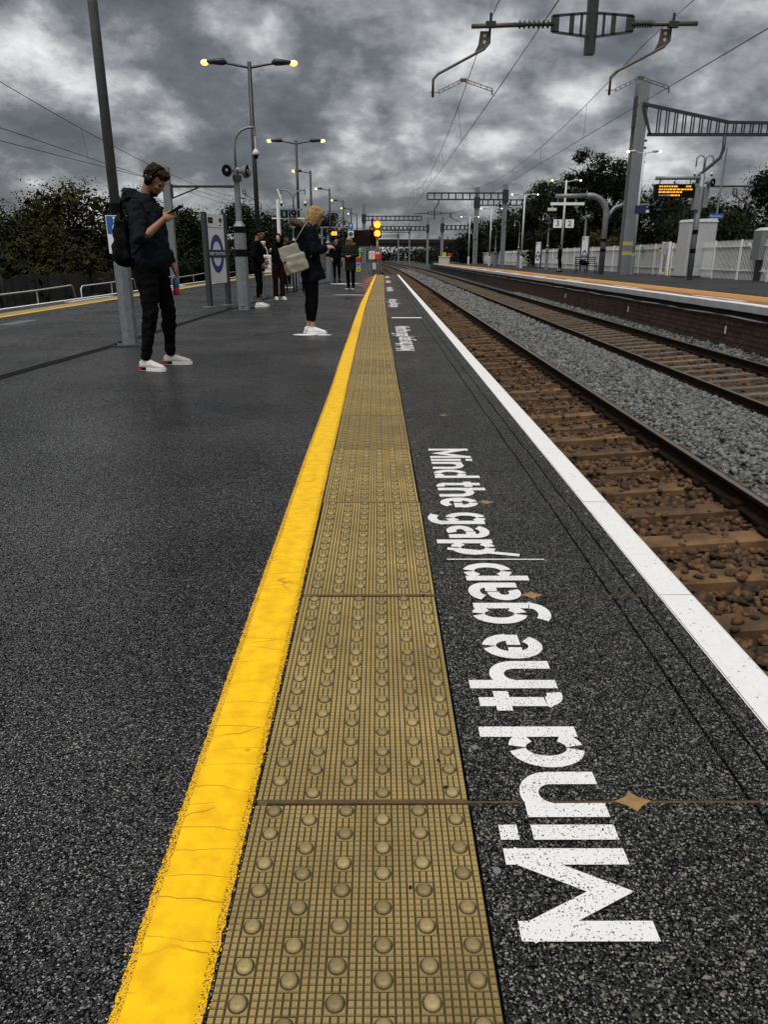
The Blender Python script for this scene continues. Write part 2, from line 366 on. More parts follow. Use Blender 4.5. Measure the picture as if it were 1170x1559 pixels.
def remesh(mb, voxel, smooth=2, wr=0., wsc=10., seed=0.):
    me = mb.mesh('r'); o = bpy.data.objects.new('r', me); COL.objects.link(o)
    md = o.modifiers.new('r', 'REMESH'); md.mode = 'VOXEL'; md.voxel_size = voxel
    if smooth:
        ms = o.modifiers.new('s', 'SMOOTH'); ms.iterations = smooth; ms.factor = .5
    dg = bpy.context.evaluated_depsgraph_get(); r = bpy.data.meshes.new_from_object(o.evaluated_get(dg))
    bpy.data.objects.remove(o); bpy.data.meshes.remove(me)
    if wr:
        nr = [v.normal.copy() for v in r.vertices]
        for v, n in zip(r.vertices, nr):
            p = v.co
            a = noise.noise(Vector((p.x * wsc, p.y * wsc, p.z * wsc * 1.5 + seed))) + .5 * noise.noise(Vector((p.x * wsc * 2.3, p.y * wsc * 2.3, p.z * wsc * 3.2 + seed)))
            v.co = p + n * (a * wr)
    r.polygons.foreach_set('use_smooth', [True] * len(r.polygons)); return r
def solid(name, mb, voxel, m, parent, smooth=2, wr=0., wsc=10., seed=0.):
    me = remesh(mb, voxel, smooth, wr, wsc, seed); me.materials.clear(); me.materials.append(MATS[m]); me.name = name
    return link(name, me, parent)

# ================================================================ SETTING
def lerp_tab(tab, y):
    return float(np.interp(y, [t[0] for t in tab], [t[1] for t in tab]))
CT = [(0, 0.0), (3, -.012), (5, -.03), (7.6, -.05), (12, -.09), (19, -.112), (45, -.10)]
def cY(y): return lerp_tab(CT, y)
def tX(y): return -max(0, y - 45) ** 2 / (2 * 2600.0)          # the line bends gently left
def tZ(y): return max(0, y - 60) * .0030
PE = 46.0                                                       # far end of the paved platform edge
g = MB(); g.add([(-900, -60, -2.2), (900, -60, -2.2), (900, 2500, -2.2), (-900, 2500, -2.2)], [(0, 1, 2, 3)])
struct(g.build('ground', 'earth'))
# platform: asphalt top, kept clear of the paving strip
pf = MB()
ys = [-4, .2, 2, 4, 7.6, 12, 19, 30, PE]
top = []
for i in range(len(ys) - 1):
    a, b = ys[i], ys[i + 1]
    pf.add([(-6.62, a, 0), (cY(a) - .243, a, 0), (cY(b) - .243, b, 0), (-6.62, b, 0)], [(0, 1, 2, 3)])
pf.add([(-6.62, PE, 0), (-.9, PE, 0), (-.9, 130, 0), (-6.62, 130, 0)], [(0, 1, 2, 3)])
platform = struct(pf.build('platform', 'asphalt'))
def child(mb, name, m, smooth=False): return mb.build(name, m, platform, smooth)
sub = MB(); sub.box((-3.4, PE / 2 - 2, -1.15), (8.1, PE + 4, 2.0)); sub.box((-4.2, PE + 42, -1.15), (6.5, 84, 2.0)); child(sub, 'platform_core', 'concrete')
fw = MB(); fw.box((.80, PE / 2 - 2, -1.1), (.10, PE + 4, 1.9)); child(fw, 'platform_face', 'brick')
under = MB(); under.box((.32, PE / 2 - 2, -.075), (1.17, PE + 4, .06)); child(under, 'slab_bedding', 'joint_dark')
# --- tactile slabs (shared meshes): ribbed grid with flat pads, domed blisters
SP = .9175; Y0 = 1.154; TW = .4135; NC, NR = 36, 78
def tactile_mesh():
    cw = TW / NC; ch = (SP - .017) / NR
    pads = set()
    blist = []
    for c in range(6):
        for r in range(14):
            uc = 3 + c * 6; rc = (r + (.22 if c % 2 else .70)) * (NR / 14.0)
            i0 = uc - 1; j0 = int(round(rc)) - 1
            if c in (0,): pass
            for di in range(-1, 3 - 1):
                for dj in range(-1, 3 - 1):
                    pads.add((uc + di, j0 + 1 + dj))
            blist.append(((uc + .5 - .5 + .0) * cw, (j0 + 1) * ch + ch * .5))
    mb = MB(); H = .0026; t = .17
    gr = MB().add([(0, 0, -H), (TW, 0, -H), (TW, NR * ch, -H), (0, NR * ch, -H)], [(0, 1, 2, 3)])
    mb.add([(0, 0, -.03), (TW, 0, -.03), (TW, 0, -H), (0, 0, -H)], [(0, 1, 2, 3)])
    mb.add([(0, NR * ch, -.03), (TW, NR * ch, -.03), (TW, NR * ch, -H), (0, NR * ch, -H)], [(3, 2, 1, 0)])
    for i in range(NC):
        for j in range(NR):
            if (i, j) in pads: continue
            x0, x1, y0, y1 = i * cw, (i + 1) * cw, j * ch, (j + 1) * ch
            a, b = cw * .10, cw * .165
            vs = [(x0 + a, y0 + a, -H), (x1 - a, y0 + a, -H), (x1 - a, y1 - a, -H), (x0 + a, y1 - a, -H),
                  (x0 + b, y0 + b, 0), (x1 - b, y0 + b, 0), (x1 - b, y1 - b, 0), (x0 + b, y1 - b, 0)]
            mb.add(vs, [(4, 5, 6, 7), (0, 1, 5, 4), (1, 2, 6, 5), (2, 3, 7, 6), (3, 0, 4, 7)])
    bl = []
    for c in range(6):
        for r in range(14):
            uc = 3 + c * 6; j0 = int(round((r + (.22 if c % 2 else .70)) * (NR / 14.0))) - 1
            cx_ = (uc + .5) * cw; cy_ = (j0 + 1 + .5) * ch; hw = cw * 1.36
            mb.add([(cx_ - hw, cy_ - hw, -H), (cx_ + hw, cy_ - hw, -H), (cx_ + hw, cy_ + hw, -H), (cx_ - hw, cy_ + hw, -H),
                    (cx_ - hw + .001, cy_ - hw + .001, -.0004), (cx_ + hw - .001, cy_ - hw + .001, -.0004), (cx_ + hw - .001, cy_ + hw - .001, -.0004), (cx_ - hw + .001, cy_ + hw - .001, -.0004)],
                   [(4, 5, 6, 7), (0, 1, 5, 4), (1, 2, 6, 5), (2, 3, 7, 6), (3, 0, 4, 7)])
            bl.append((cx_, cy_))
    me = mb.mesh('tactile_slab', 'buff'); me.materials.append(MATS['dirt_and_shade'])
    return me, bl, gr.mesh('dirt_and_shade', 'dirt_and_shade')
tmesh, BL, gmesh = tactile_mesh()
def dome(r=.0122, h=.0068, n=12):
    mb = MB(); vs = []; fs = []
    prof = [(1, -.001), (.97, .55 * h), (.80, .86 * h), (.45, .985 * h)]
    for rr, z in prof:
        for j in range(n):
            a = 2 * math.pi * j / n; vs.append((r * rr * math.cos(a), r * rr * math.sin(a), z))
    vs.append((0, 0, h)); k = len(vs) - 1
    for i in range(len(prof) - 1):
        for j in range(n): fs.append((i * n + j, i * n + (j + 1) % n, (i + 1) * n + (j + 1) % n, (i + 1) * n + j))
    for j in range(n): fs.append(((len(prof) - 1) * n + j, (len(prof) - 1) * n + (j + 1) % n, k))
    return mb.add(vs, fs)
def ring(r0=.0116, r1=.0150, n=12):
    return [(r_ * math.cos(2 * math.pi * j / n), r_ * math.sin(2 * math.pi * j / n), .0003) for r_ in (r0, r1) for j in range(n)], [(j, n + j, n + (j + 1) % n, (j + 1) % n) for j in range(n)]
rgm = MB().add(*ring()).mesh('dirt_ring', 'dirt_and_shade')
dm = dome().mesh('blister', 'buff_dome', True)
field = MB(); dsm = dome(n=8)
for (bx, by) in BL: field.add([(v[0] + bx, v[1] + by, v[2]) for v in dsm.v], dsm.f)
rf0 = MB(); rv, rfc = ring(n=14)
for (bx, by) in BL: rf0.add([(v[0] + bx, v[1] + by, v[2]) for v in rv], rfc)
rfm = rf0.mesh('dirt_shade_rings', 'dirt_and_shade')  # rim shade painted round each dome, together with settled dirt
fmesh = field.mesh('blister_field', 'buff_dome', True)
nb = 0; rs = random.Random(3)
def slab_y(k): return Y0 + k * SP
kmax = int((PE - Y0) / SP)
disc = MB().tube([(0, 0, -.002), (0, 0, .0025)], .0072, 12).mesh('fixing_disc', 'steel_galv')
patch = MB().prism([(-.036, 0), (-.012, .012), (0, .026), (.014, .011), (.036, .001), (.012, -.014), (0, -.028), (-.014, -.012)], -.001, .0008).mesh('sealant_patch', 'resin')
for k in range(-1, kmax):
    y = slab_y(k); cx_ = cY(y + SP / 2)
    s = link('tactile_slab', tmesh, platform, (cx_ - .240 + rs.uniform(-.002, .002), y + .0085, rs.uniform(-.0015, .0015)))
    s.rotation_euler = (0, 0, (cY(y) - cY(y + SP)) / SP * 1.0)
    link('groove_bed', gmesh, s); stuff(link('dirt_shade_rings', rfm, s))
    if k <= 2:
        for bx, by in BL:
            if y + by < .66 or nb >= 300: continue
            link('blister', dm, s, (bx, by, 0)); nb += 1
    else:
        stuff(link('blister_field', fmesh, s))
    # dark paving slab with two saw-cut channels near its edge
    ya, yb = y + .003, y + SP - .003; xa, xb = cY(y) + .1755, cY(y + SP) + .1755
    g1, g2 = .722 + .8 * cx_, .802 + .7 * cx_; zo = rs.uniform(-.0012, .0012)
    mb = MB()
    cuts = [(None, g1 - .004), (g1 + .004, g2 - .004), (g2 + .004, .862)]
    for a, b in cuts:
        a0, a1 = (xa, xb) if a is None else (a, a)
        vs = [(a0, ya, zo), (b, ya, zo), (b, yb, zo), (a1, yb, zo), (a0, ya, zo - .05), (b, ya, zo - .05), (b, yb, zo - .05), (a1, yb, zo - .05)]
        mb.add(vs, [(0, 1, 2, 3), (0, 4, 5, 1), (1, 5, 6, 2), (2, 6, 7, 3), (3, 7, 4, 0)])
    ps = mb.build('paving_slab', 'terrazzo', platform)
    if y < 22:
        for dx, dy in ((xa + .028, .16), (xa + .026, SP - .16), (.834, .14), (.836, SP - .16)):
            link('fixing_disc', disc, ps, (dx + rs.uniform(-.004, .004), y + dy + rs.uniform(-.01, .01), zo))
    # white painted edge coping
    cp = MB(); v0 = .867; v1 = .978; z = .001 + rs.uniform(-.001, .001); zz = z - .09
    n_ = 6
    for i in range(n_):
        a = ya + (yb - ya) * i / n_; b = ya + (yb - ya) * (i + 1) / n_
        j1, j2 = rs.uniform(-.0008, .0008), rs.uniform(-.0008, .0008)
        cp.add([(v0, a, z), (v1 - .012, a, z), (v1 - .012, b, z), (v0, b, z)], [(0, 1, 2, 3)])
        cp.add([(v1 - .012, a, z), (v1 - .003, a, z - .004), (v1 - .003, b, z - .004), (v1 - .012, b, z)], [(0, 1, 2, 3)])
        cp.add([(v1 - .003, a, z - .004), (v1, a, z - .015), (v1, b, z - .015), (v1 - .003, b, z - .004)], [(0, 1, 2, 3)])
        cp.add([(v1, a, z - .015), (v1, a, zz), (v1, b, zz), (v1, b, z - .015)], [(0, 1, 2, 3)])
    cp.add([(v0, ya, z), (v1 - .012, ya, z), (v1, ya, zz), (v0, ya, zz)], [(0, 3, 2, 1)])
    cp.build('edge_coping', 'edge_white', platform)
    if k < 12 and k % 1 == 0:
        jb = MB().box((.32, y, -.0035), (1.09, .0065, .006)); jb.build('joint_filler', 'joint_brown', platform)
        if k in (0, 1, 2, 4, 7): link('sealant_patch', patch, platform, (.487 - .02 * k, y, .0006))
# painted pale bead inside the white edge
bd = MB().box((.8645, PE / 2 - 2, -.004), (.004, PE + 4, .008)); child(bd, 'edge_bead', 'edge_white')
# --- yellow line (ragged thick paint)
YL = [(0, -.376), (.72, -.381), (1.13, -.387), (2.03, -.397), (2.7, -.401), (3.8, -.411), (5.9, -.417), (7.7, -.440), (9.9, -.453), (12.3, -.473), (17.4, -.500), (25, -.48), (46, -.43)]
YR = [(0, -.246), (.72, -.250), (1.28, -.253), (2.1, -.258), (2.7, -.262), (3.9, -.271), (5, -.277), (6.9, -.296), (10, -.322), (15.6, -.358), (19, -.366), (46, -.355)]
yl = MB(); y = -.2; vs = []; fs = []; n = 0
def rag(p, sc, am): return am * (noise.noise(Vector((p * sc, 3.1, 0))) + .7 * noise.noise(Vector((p * sc * 3.1, 9.1, 0))))
while y < PE:
    st = .006 if y < 5 else (.02 if y < 12 else .15)
    xl = lerp_tab(YL, y) + (rag(y, 45, .0022) if y < 12 else 0) + rag(y, 1.3, .0022); xr = lerp_tab(YR, y) + (rag(y + 50, 48, .0032) if y < 12 else 0) + rag(y + 9, 1.6, .0015)
    cols = [(xl, .0004), (xl + .006, .0035), (xl + .02, .0042), ((xl + xr) / 2, .0046), (xr - .02, .0042), (xr - .006, .0035), (xr, .0004)]
    xl += .013; xr -= .011; cols = [(xl, .0004), (xl + .003, .0032), (xl + .02, .0042), ((xl + xr) / 2, .0046), (xr - .02, .0042), (xr - .003, .0032), (xr, .0004)]
    vs += [(a, y, b) for a, b in cols]; n += 1; y += st
for i in range(n - 1):
    for j in range(6): fs.append((i * 7 + j, i * 7 + j + 1, (i + 1) * 7 + j + 1, (i + 1) * 7 + j))
yl.add(vs, fs); child(yl, 'yellow_line', 'yellow_paint', True)
for side in (0, 1):
    eb = MB(); vs = []; y = -.2; n = 0
    while y < PE:
        st = .006 if y < 5 else (.02 if y < 12 else .15)
        f = (rag(y + 20 * side, 60, .0030) if y < 12 else 0)
        if side == 0: a_, b_ = lerp_tab(YL, y) + f, lerp_tab(YL, y) + .022
        else: a_, b_ = lerp_tab(YR, y) - .020, lerp_tab(YR, y) + f
        z = .0011 + (rag(y * 3 + 7, 80, .0007) if y < 6 else 0)
        vs += [(a_, y, z * .6), ((a_ + b_) / 2, y, z + .0008), (b_, y, z + .0004)]; n += 1; y += st
    eb.add(vs, [(i * 3 + j, i * 3 + j + 1, (i + 1) * 3 + j + 1, (i + 1) * 3 + j) for i in range(n - 1) for j in (0, 1)]); child(eb, 'paint_edge', 'yellow_edge')
# crumbs of yellow paint spilled past both sides of the line
cr_ = MB()
for i in range(2000):
    y = .55 + (rs.random() ** 1.6) * 5.5; side = rs.random() < .5
    x = (lerp_tab(YL, y) + rs.gauss(.004, .005)) if side else (lerp_tab(YR, y) + rs.gauss(-.003, .005))
    r_ = rs.uniform(.0008, .0019); a0 = rs.random() * 6
    p4 = [(x + r_ * math.cos(a0 + q * 1.57) * rs.uniform(.7, 1.3), y + r_ * math.sin(a0 + q * 1.57) * rs.uniform(.7, 1.3)) for q in range(4)]
    z = .0012 + rs.random() * .0028; cr_.add([(p[0], p[1], z) for p in p4] + [(x, y, z + r_ * .6)], [(0, 1, 4), (1, 2, 4), (2, 3, 4), (3, 0, 4)])
stuff(child(cr_, 'paint_crumbs', 'yellow_paint'))
# --- dark repair seam across the asphalt
sm_ = MB(); vs = []; fs = []
SX = [(4, -3.5), (6.4, -3.36), (8.9, -3.20), (12.9, -3.15), (16.5, -3.02), (22, -2.8), (30, -2.4), (34, -2.1)]
for i in range(140):
    y = 4 + i * .215; x = lerp_tab(SX, y); w = .066 + rag(y, 1.7, .014)
    vs += [(x - w, y, .003), (x + w, y, .003)]
fs = [(2 * i, 2 * i + 1, 2 * i + 3, 2 * i + 2) for i in range(139)]
child(sm_.add(vs, fs), 'repair_seam', 'seam')
s2 = MB().box((-4.9, 21.2, .002), (3.5, .06, .003)); s2.box((-4.5, 26.5, .002), (4.2, .07, .003)); child(s2, 'repair_seam', 'seam')
# drain grating on the left
for i in range(5):
    gb = MB()
    for j in range(14): gb.box((-5.86 + i * .012, 11.65 + j * .07, .004), (.24, .03, .004))
    gb.xf(Matrix.Translation((i * -.02, 0, 0)))
    if i == 0: child(gb, 'drain_grate', 'steel_galv')
# --- puddles lying on the asphalt
def puddle(x, y, a, b, seed):
    mb = MB(); pl = []
    for i in range(30):
        t = 2 * math.pi * i / 30; q = 1 + .18 * noise.noise(Vector((math.cos(t) * 1.4 + seed, math.sin(t) * 1.4, seed)))
        pl.append((x + a * q * math.cos(t), y + b * q * math.sin(t)))
    mb.add([(p[0], p[1], .0035) for p in pl], [tuple(range(30))]); o = mb.build('puddle', 'puddle'); return struct(o)
puddle(-2.9, 15.6, .35, .28, 12)
def oval_patch(x, y, a, b, seed):  # flat white oval on the asphalt, same material as the lettering
    pl = [(x + a * (1 + .2 * noise.noise(Vector((math.cos(t) * 1.4 + seed, math.sin(t) * 1.4, seed)))) * math.cos(t), y + b * math.sin(t)) for t in [2 * math.pi * i / 30 for i in range(30)]]
    MB().add([(p[0], p[1], .0032) for p in pl], [tuple(range(30))]).build('white_patch', 'letter_paint', platform)
oval_patch(-1.04, 10.16, .17, .12, 1); oval_patch(-.80, 10.12, .12, .07, 3); oval_patch(-1.46, 29.9, .62, .35, 5); oval_patch(-.90, 21.1, .48, .10, 9)
gum = MB().prism([(.011 * math.cos(R(a)) * (1 + .2 * math.sin(a)), .011 * math.sin(R(a))) for a in range(0, 360, 36)], .0, .0016)
gm_l, gm_d = gum.mesh('gum_spot', 'gum_grey'), gum.mesh('gum_spot', 'joint_dark')
for i in range(46):
    y = .9 + rs.random() ** 1.5 * 9; x = rs.uniform(-3.2, -.5) if i < 30 else rs.uniform(-.22, .15) + cY(y)
    o = link('gum_spot', gm_l if i < 24 else gm_d, platform, (x, y, .0012)); k = rs.uniform(.35, 1.0) * (1 if i < 30 else .45); o.scale = (k, k * rs.uniform(.6, 1), 1); o.rotation_euler = (0, 0, rs.uniform(0, 6))
# --- left edge of the island platform
lf = MB().box((-6.665, 65, .004), (.09, 138, .008)); child(lf, 'yellow_line', 'p2_yellow')
lf = MB().box((-6.93, 65, -.02), (.42, 138, .042)); child(lf, 'tactile_strip', 'buff')
lf = MB().box((-7.41, 65, -.02), (.52, 138, .040)); child(lf, 'paving_strip', 'terrazzo')
lf = MB().box((-7.725, 65, -.06), (.11, 138, .124)); child(lf, 'edge_coping', 'edge_white')
lf = MB()
for yy in (19.2, 27, 35): 
    for q in range(11): lf.box((-7.35 + rs.uniform(-.02, .02), yy - 1.4 + q * .27, .0022), (.2, .12, .003))
child(lf, 'painted_marks', 'letter_paint')

# --- stencilled lettering: stroke letters
TH = .037; XH = .155; CAP = .215
def arc(cx_, cy_, rx, ry, a0, a1, n=14):
    return [(cx_ + rx * math.cos(R(a0 + (a1 - a0) * i / n)), cy_ + ry * math.sin(R(a0 + (a1 - a0) * i / n))) for i in range(n + 1)]
def glyph(c, w):
    h = TH / 2; g_ = 7
    if c == 'M': return [[(h, 0), (h, CAP)], [(h * .7, CAP - .012), (w / 2, .050), (w - h * .7, CAP - .012)], [(w - h, 0), (w - h, CAP)]]
    if c == 'i': return [[(w / 2, 0), (w / 2, XH)], [(w / 2, CAP - .034), (w / 2, CAP)]]
    if c == 'n': return [[(h, 0), (h, XH)], arc(w / 2, XH - .062, w / 2 - h, .062 - h * .75, 165, 0) + [(w - h, 0)]]
    if c == 'h': return [[(h, 0), (h, CAP)], arc(w / 2, XH - .062, w / 2 - h, .062 - h * .75, 165, 0) + [(w - h, 0)]]
    if c == 'd': return [[(w - h, 0), (w - h, CAP)], arc(w * .46, XH / 2, w * .46 - h, XH / 2 - h * .8, 97, 263), arc(w * .46, XH / 2, w * .46 - h, XH / 2 - h * .8, 83, 35), arc(w * .46, XH / 2, w * .46 - h, XH / 2 - h * .8, 277, 325)]
    if c == 'p': return [[(h, -.05), (h, XH)], arc(w * .54, XH / 2, w * .46 - h, XH / 2 - h * .8, 83, -83), arc(w * .54, XH / 2, w * .46 - h, XH / 2 - h * .8, 97, 145), arc(w * .54, XH / 2, w * .46 - h, XH / 2 - h * .8, 263, 215)]
    if c == 'g': return [[(w - h, XH)] + [(w - h, -.012)] + arc(w * .48, -.012, w * .52 - h, .038, 0, -140, 10), arc(w * .46, XH / 2 + .006, w * .46 - h, XH / 2 - h * .8, 97, 263), arc(w * .46, XH / 2 + .006, w * .46 - h, XH / 2 - h * .8, 83, 35), arc(w * .46, XH / 2 + .006, w * .46 - h, XH / 2 - h * .8, 277, 325)]
    if c == 'e': return [arc(w / 2, XH / 2, w / 2 - h, XH / 2 - h * .8, 8, 86), arc(w / 2, XH / 2, w / 2 - h, XH / 2 - h * .8, 98, 318), [(h * 1.5, XH * .47), (w * .44, XH * .47)], [(w * .54, XH * .47), (w - h * .3, XH * .47)]]
    if c == 'a': return [arc(w / 2, XH - .052, w / 2 - h, .052 - h * .8, 160, 0) + [(w - h, 0)], arc(w * .42, .047, w * .42 - h, .047 - h * .7, 80, 300), [(w * .5, .086), (w - h, .086)]]
    if c == 't': return [[(w * .45, CAP * .93), (w * .45, .04)] + arc(w * .45 + .03, .04, .03, .04 - h * .8, 180, 285, 6), [(0, XH - h * .6), (w * .32, XH - h * .6)], [(w * .58, XH - h * .6), (w, XH - h * .6)]]
    if c == '/': return [[(.004, -.02), (w, CAP + .02)]]
    return []
def stroke(mb, pts, th, place, z):
    pts = [Vector(p) for p in pts]; k = len(pts); L_ = []; R_ = []
    for i in range(k):
        t0 = (pts[i] - pts[i - 1]).normalized() if i else None; t1 = (pts[i + 1] - pts[i]).normalized() if i < k - 1 else None
        t = (t0 + t1).normalized() if (t0 and t1) else (t0 or t1)
        nrm = Vector((-t.y, t.x)); sc = 1
        if t0 and t1: sc = min(2.2 if k == 3 else 1.35, 1 / max(.4, nrm.dot(Vector((-t0.y, t0.x)))))
        L_.append(pts[i] + nrm * th / 2 * sc); R_.append(pts[i] - nrm * th / 2 * sc)
    vs = [place(p, z) for p in L_] + [place(p, z) for p in R_]
    mb.add(vs, [(i, i + 1, k + i + 1, k + i) for i in range(k - 1)])
WORD = [('M', .845, 1.033), ('i', 1.052, 1.092), ('n', 1.110, 1.238), ('d', 1.252, 1.391), ('t', 1.452, 1.533), ('h', 1.545, 1.672), ('e', 1.685, 1.818), ('g', 1.878, 2.012), ('a', 2.030, 2.158), ('p', 2.175, 2.318)]
def lettering(yc):
    """two lines back to back: one read from the edge, one from the platform"""
    sh = cY(yc) - cY(2.35); mb = MB(); zi = 0
    for c, a, b in WORD:
        off = yc - 2.38
        for st in glyph(c, b - a):
            zi += 1; stroke(mb, st, TH if c != '/' else .02, lambda p, z, a=a: (.430 + sh - p.x * 0 - p.y, a + p.x + off, z), .0024 + .00002 * zi)
        a2 = (3.910 - (a - .845) * 1.03)
        for st in glyph(c, (b - a)):
            zi += 1; stroke(mb, st, TH, lambda p, z, a2=a2: (.252 + sh + p.y, a2 - p.x * 1.03 + off, z), .0024 + .00002 * zi)
    off = yc - 2.38
    zi += 1; stroke(mb, [(.235, 2.452), (.485, 2.388)], .024, lambda p, z: (p.x + sh, p.y + off, z), .0024 + .00002 * zi)
    zi += 1; stroke(mb, [(.225, 2.352), (.565, 2.350)], .008, lambda p, z: (p.x + sh, p.y + off, z), .0024 + .00002 * zi)
    for i, f in enumerate(mb.f): pass
    o = mb.build('painted_lettering', 'letter_paint', platform)
for k in range(6): lettering(2.38 + 7.53 * k)
bx_ = MB().box((.42, 13.07, .0025), (.52, .16, .003)); child(bx_, 'painted_bar', 'letter_paint')

# --- opposite platform
P2X = 8.0; P2E = 122.0
p2 = MB(); p2.add([(10.02, 8, 0), (16.6, 8, 0), (16.6, P2E + 45, 0), (10.02, P2E + 45, 0)], [(0, 1, 2, 3)])
plat2 = struct(p2.build('opposite_platform', 'asphalt_far'))
def c2(mb, n, m): return mb.build(n, m, plat2)
c2(MB().box((12.4, 70, -1.1), (8.4, 124, 2.0)), 'platform_core', 'mortar')
c2(MB().box((8.64, (8 + P2E) / 2, -.02), (.62, P2E - 8, .044)), 'red_paving', 'p2_red')
c2(MB().box((9.42, (8 + P2E) / 2, -.02), (.94, P2E - 8, .046)), 'tactile_strip', 'p2_orange')
c2(MB().box((9.955, (8 + P2E) / 2, -.018), (.10, P2E - 8, .044)), 'yellow_line', 'p2_yellow')
lt = MB()
for yc in (19.5, 27, 34.5, 42, 49.5, 57, 64.5, 72):
    for q in range(12): lt.box((8.62 + rs.uniform(-.02, .02), yc - 1.4 + q * .25, .0045), (.20, .13, .004))
c2(lt, 'painted_lettering', 'letter_paint')
cm = MB(); cm.box((P2X + .18, .455, -.075), (.36, .90, .15))
for i in range(len(cm.v)): pass
cme = cm.mesh('coping_stone', 'coping')
wt = MB().box((P2X + .19, .455, .0035), (.28, .90, .004)).mesh('white_line', 'edge_white')
nn_ = int((P2E - 9) / .915)
for i in range(nn_):
    o = link('coping_stone', cme, plat2, (rs.uniform(-.006, .006), 9 + i * .915, rs.uniform(-.004, .004)))
    link('white_line', wt, o)
cb = MB(); pts = [(P2X + .045, 9 + i * 1.2, -.30 + .012 * math.sin(i * 1.9)) for i in range(94)]
c2(cb.tube(pts, .016, 6), 'cable', 'coping')
# brick wall, brick by brick: the nearest ones single, the rest joined
bw, bh = .235, .118
rows = 8; alln = MB(); cnt = 0
bmsh = []
for q in range(4):
    b_ = MB(); b_.box((0, 0, 0), (.06, bw - .012, bh - .013)); b_.v = [(x + rs.uniform(-.006, .006), y + rs.uniform(-.004, .004), z + rs.uniform(-.003, .003)) for x, y, z in b_.v]
    bmsh.append(b_)
bms = [b.mesh('brick', 'brick') for b in bmsh]
wall = c2(MB().box((P2X + .165, 65, -.66), (.06, 114, 1.1)), 'retaining_wall', 'mortar')
bl_all = []
for r in range(rows):
    z = -.21 - r * bh
    if r < 1: continue
    for i in range(220):
        y = 13.4 + i * bw + (bw / 2 if r % 2 else 0); bl_all.append((y, z))
bl_all.sort()
for i, (y, z) in enumerate(bl_all):
    q = rs.randrange(4); x = P2X + .115 + rs.uniform(-.006, .006)
    if i < 300: link('brick', bms[q], wall, (x, y, z))
    else: alln.add([(v[0] + x, v[1] + y, v[2] + z) for v in bmsh[q].v], bmsh[q].f)
stuff(alln.build('far_bricks', 'brick', wall))
mk = MB()
for yy in (17.6, 24.8, 33.5): mk.box((P2X + .07, yy, -.62), (.012, .05, .18))
c2(mk, 'white_marker', 'edge_white')
for sx_, sz in ((8.9, 1.15),):
    sh_ = thing('platform_bin', 'pale grey box shelter at the far end of the opposite platform', 'box', (9.6, P2E - 2, 0)); MB().box((0, 0, .5), (1.6, 1.2, 1.0)).build('box_body', 'steel_pale', sh_); MB().box((0, 0, 1.04), (1.8, 1.4, .06)).build('lid', 'white_sign', sh_)

# --- tracks
def rail_prof():
    return [(-.035, .0), (.035, .0), (.035, -.03), (.012, -.045), (.012, -.13), (.07, -.145), (.07, -.158), (-.07, -.158), (-.07, -.145), (-.012, -.13), (-.012, -.045), (-.035, -.03)]
def rail(x0, z0, parent):
    pr = rail_prof(); ysr = [2, 10, 20, 30, 40, 46, 52, 60, 70, 80, 95, 110, 130, 150, 175, 200, 230, 260]
    mb = MB(); n = len(pr); vs = []
    for y in ysr:
        for px, pz in pr: vs.append((x0 + px + tX(y), y, z0 + pz + tZ(y)))
    fs = []
    for i in range(len(ysr) - 1):
        for j in range(1, n): fs.append((i * n + j, i * n + (j + 1) % n, (i + 1) * n + (j + 1) % n, (i + 1) * n + j))
    fs.append(tuple(range(n))); mb.add(vs, fs); o = mb.build('rail', 'rail_rust', parent)
    tp = MB(); vs = []; fs = []
    for y in ysr:
        for px, pz in ((-.035, -.013), (-.034, -.004), (-.026, .0015), (.026, .0015), (.034, -.004), (.035, -.013)): vs.append((x0 + px + tX(y), y, z0 + pz + tZ(y)))
    for i in range(len(ysr) - 1):
        for j in range(5): fs.append((i * 6 + j, i * 6 + j + 1, (i + 1) * 6 + j + 1, (i + 1) * 6 + j))
    tp.add(vs, fs).build('running_surface', 'rail_top', o, True)
TR = [dict(a=1.56, za=-.95, b=3.06, zb=-.85, m='sleeper_wood', sp=.66, lab='near rusty track with timber sleepers beside the text-marked platform'),
      dict(a=5.37, za=-.95, b=6.87, zb=-.83, m='sleeper_conc', sp=.64, lab='second track with pale concrete sleepers below the opposite platform')]
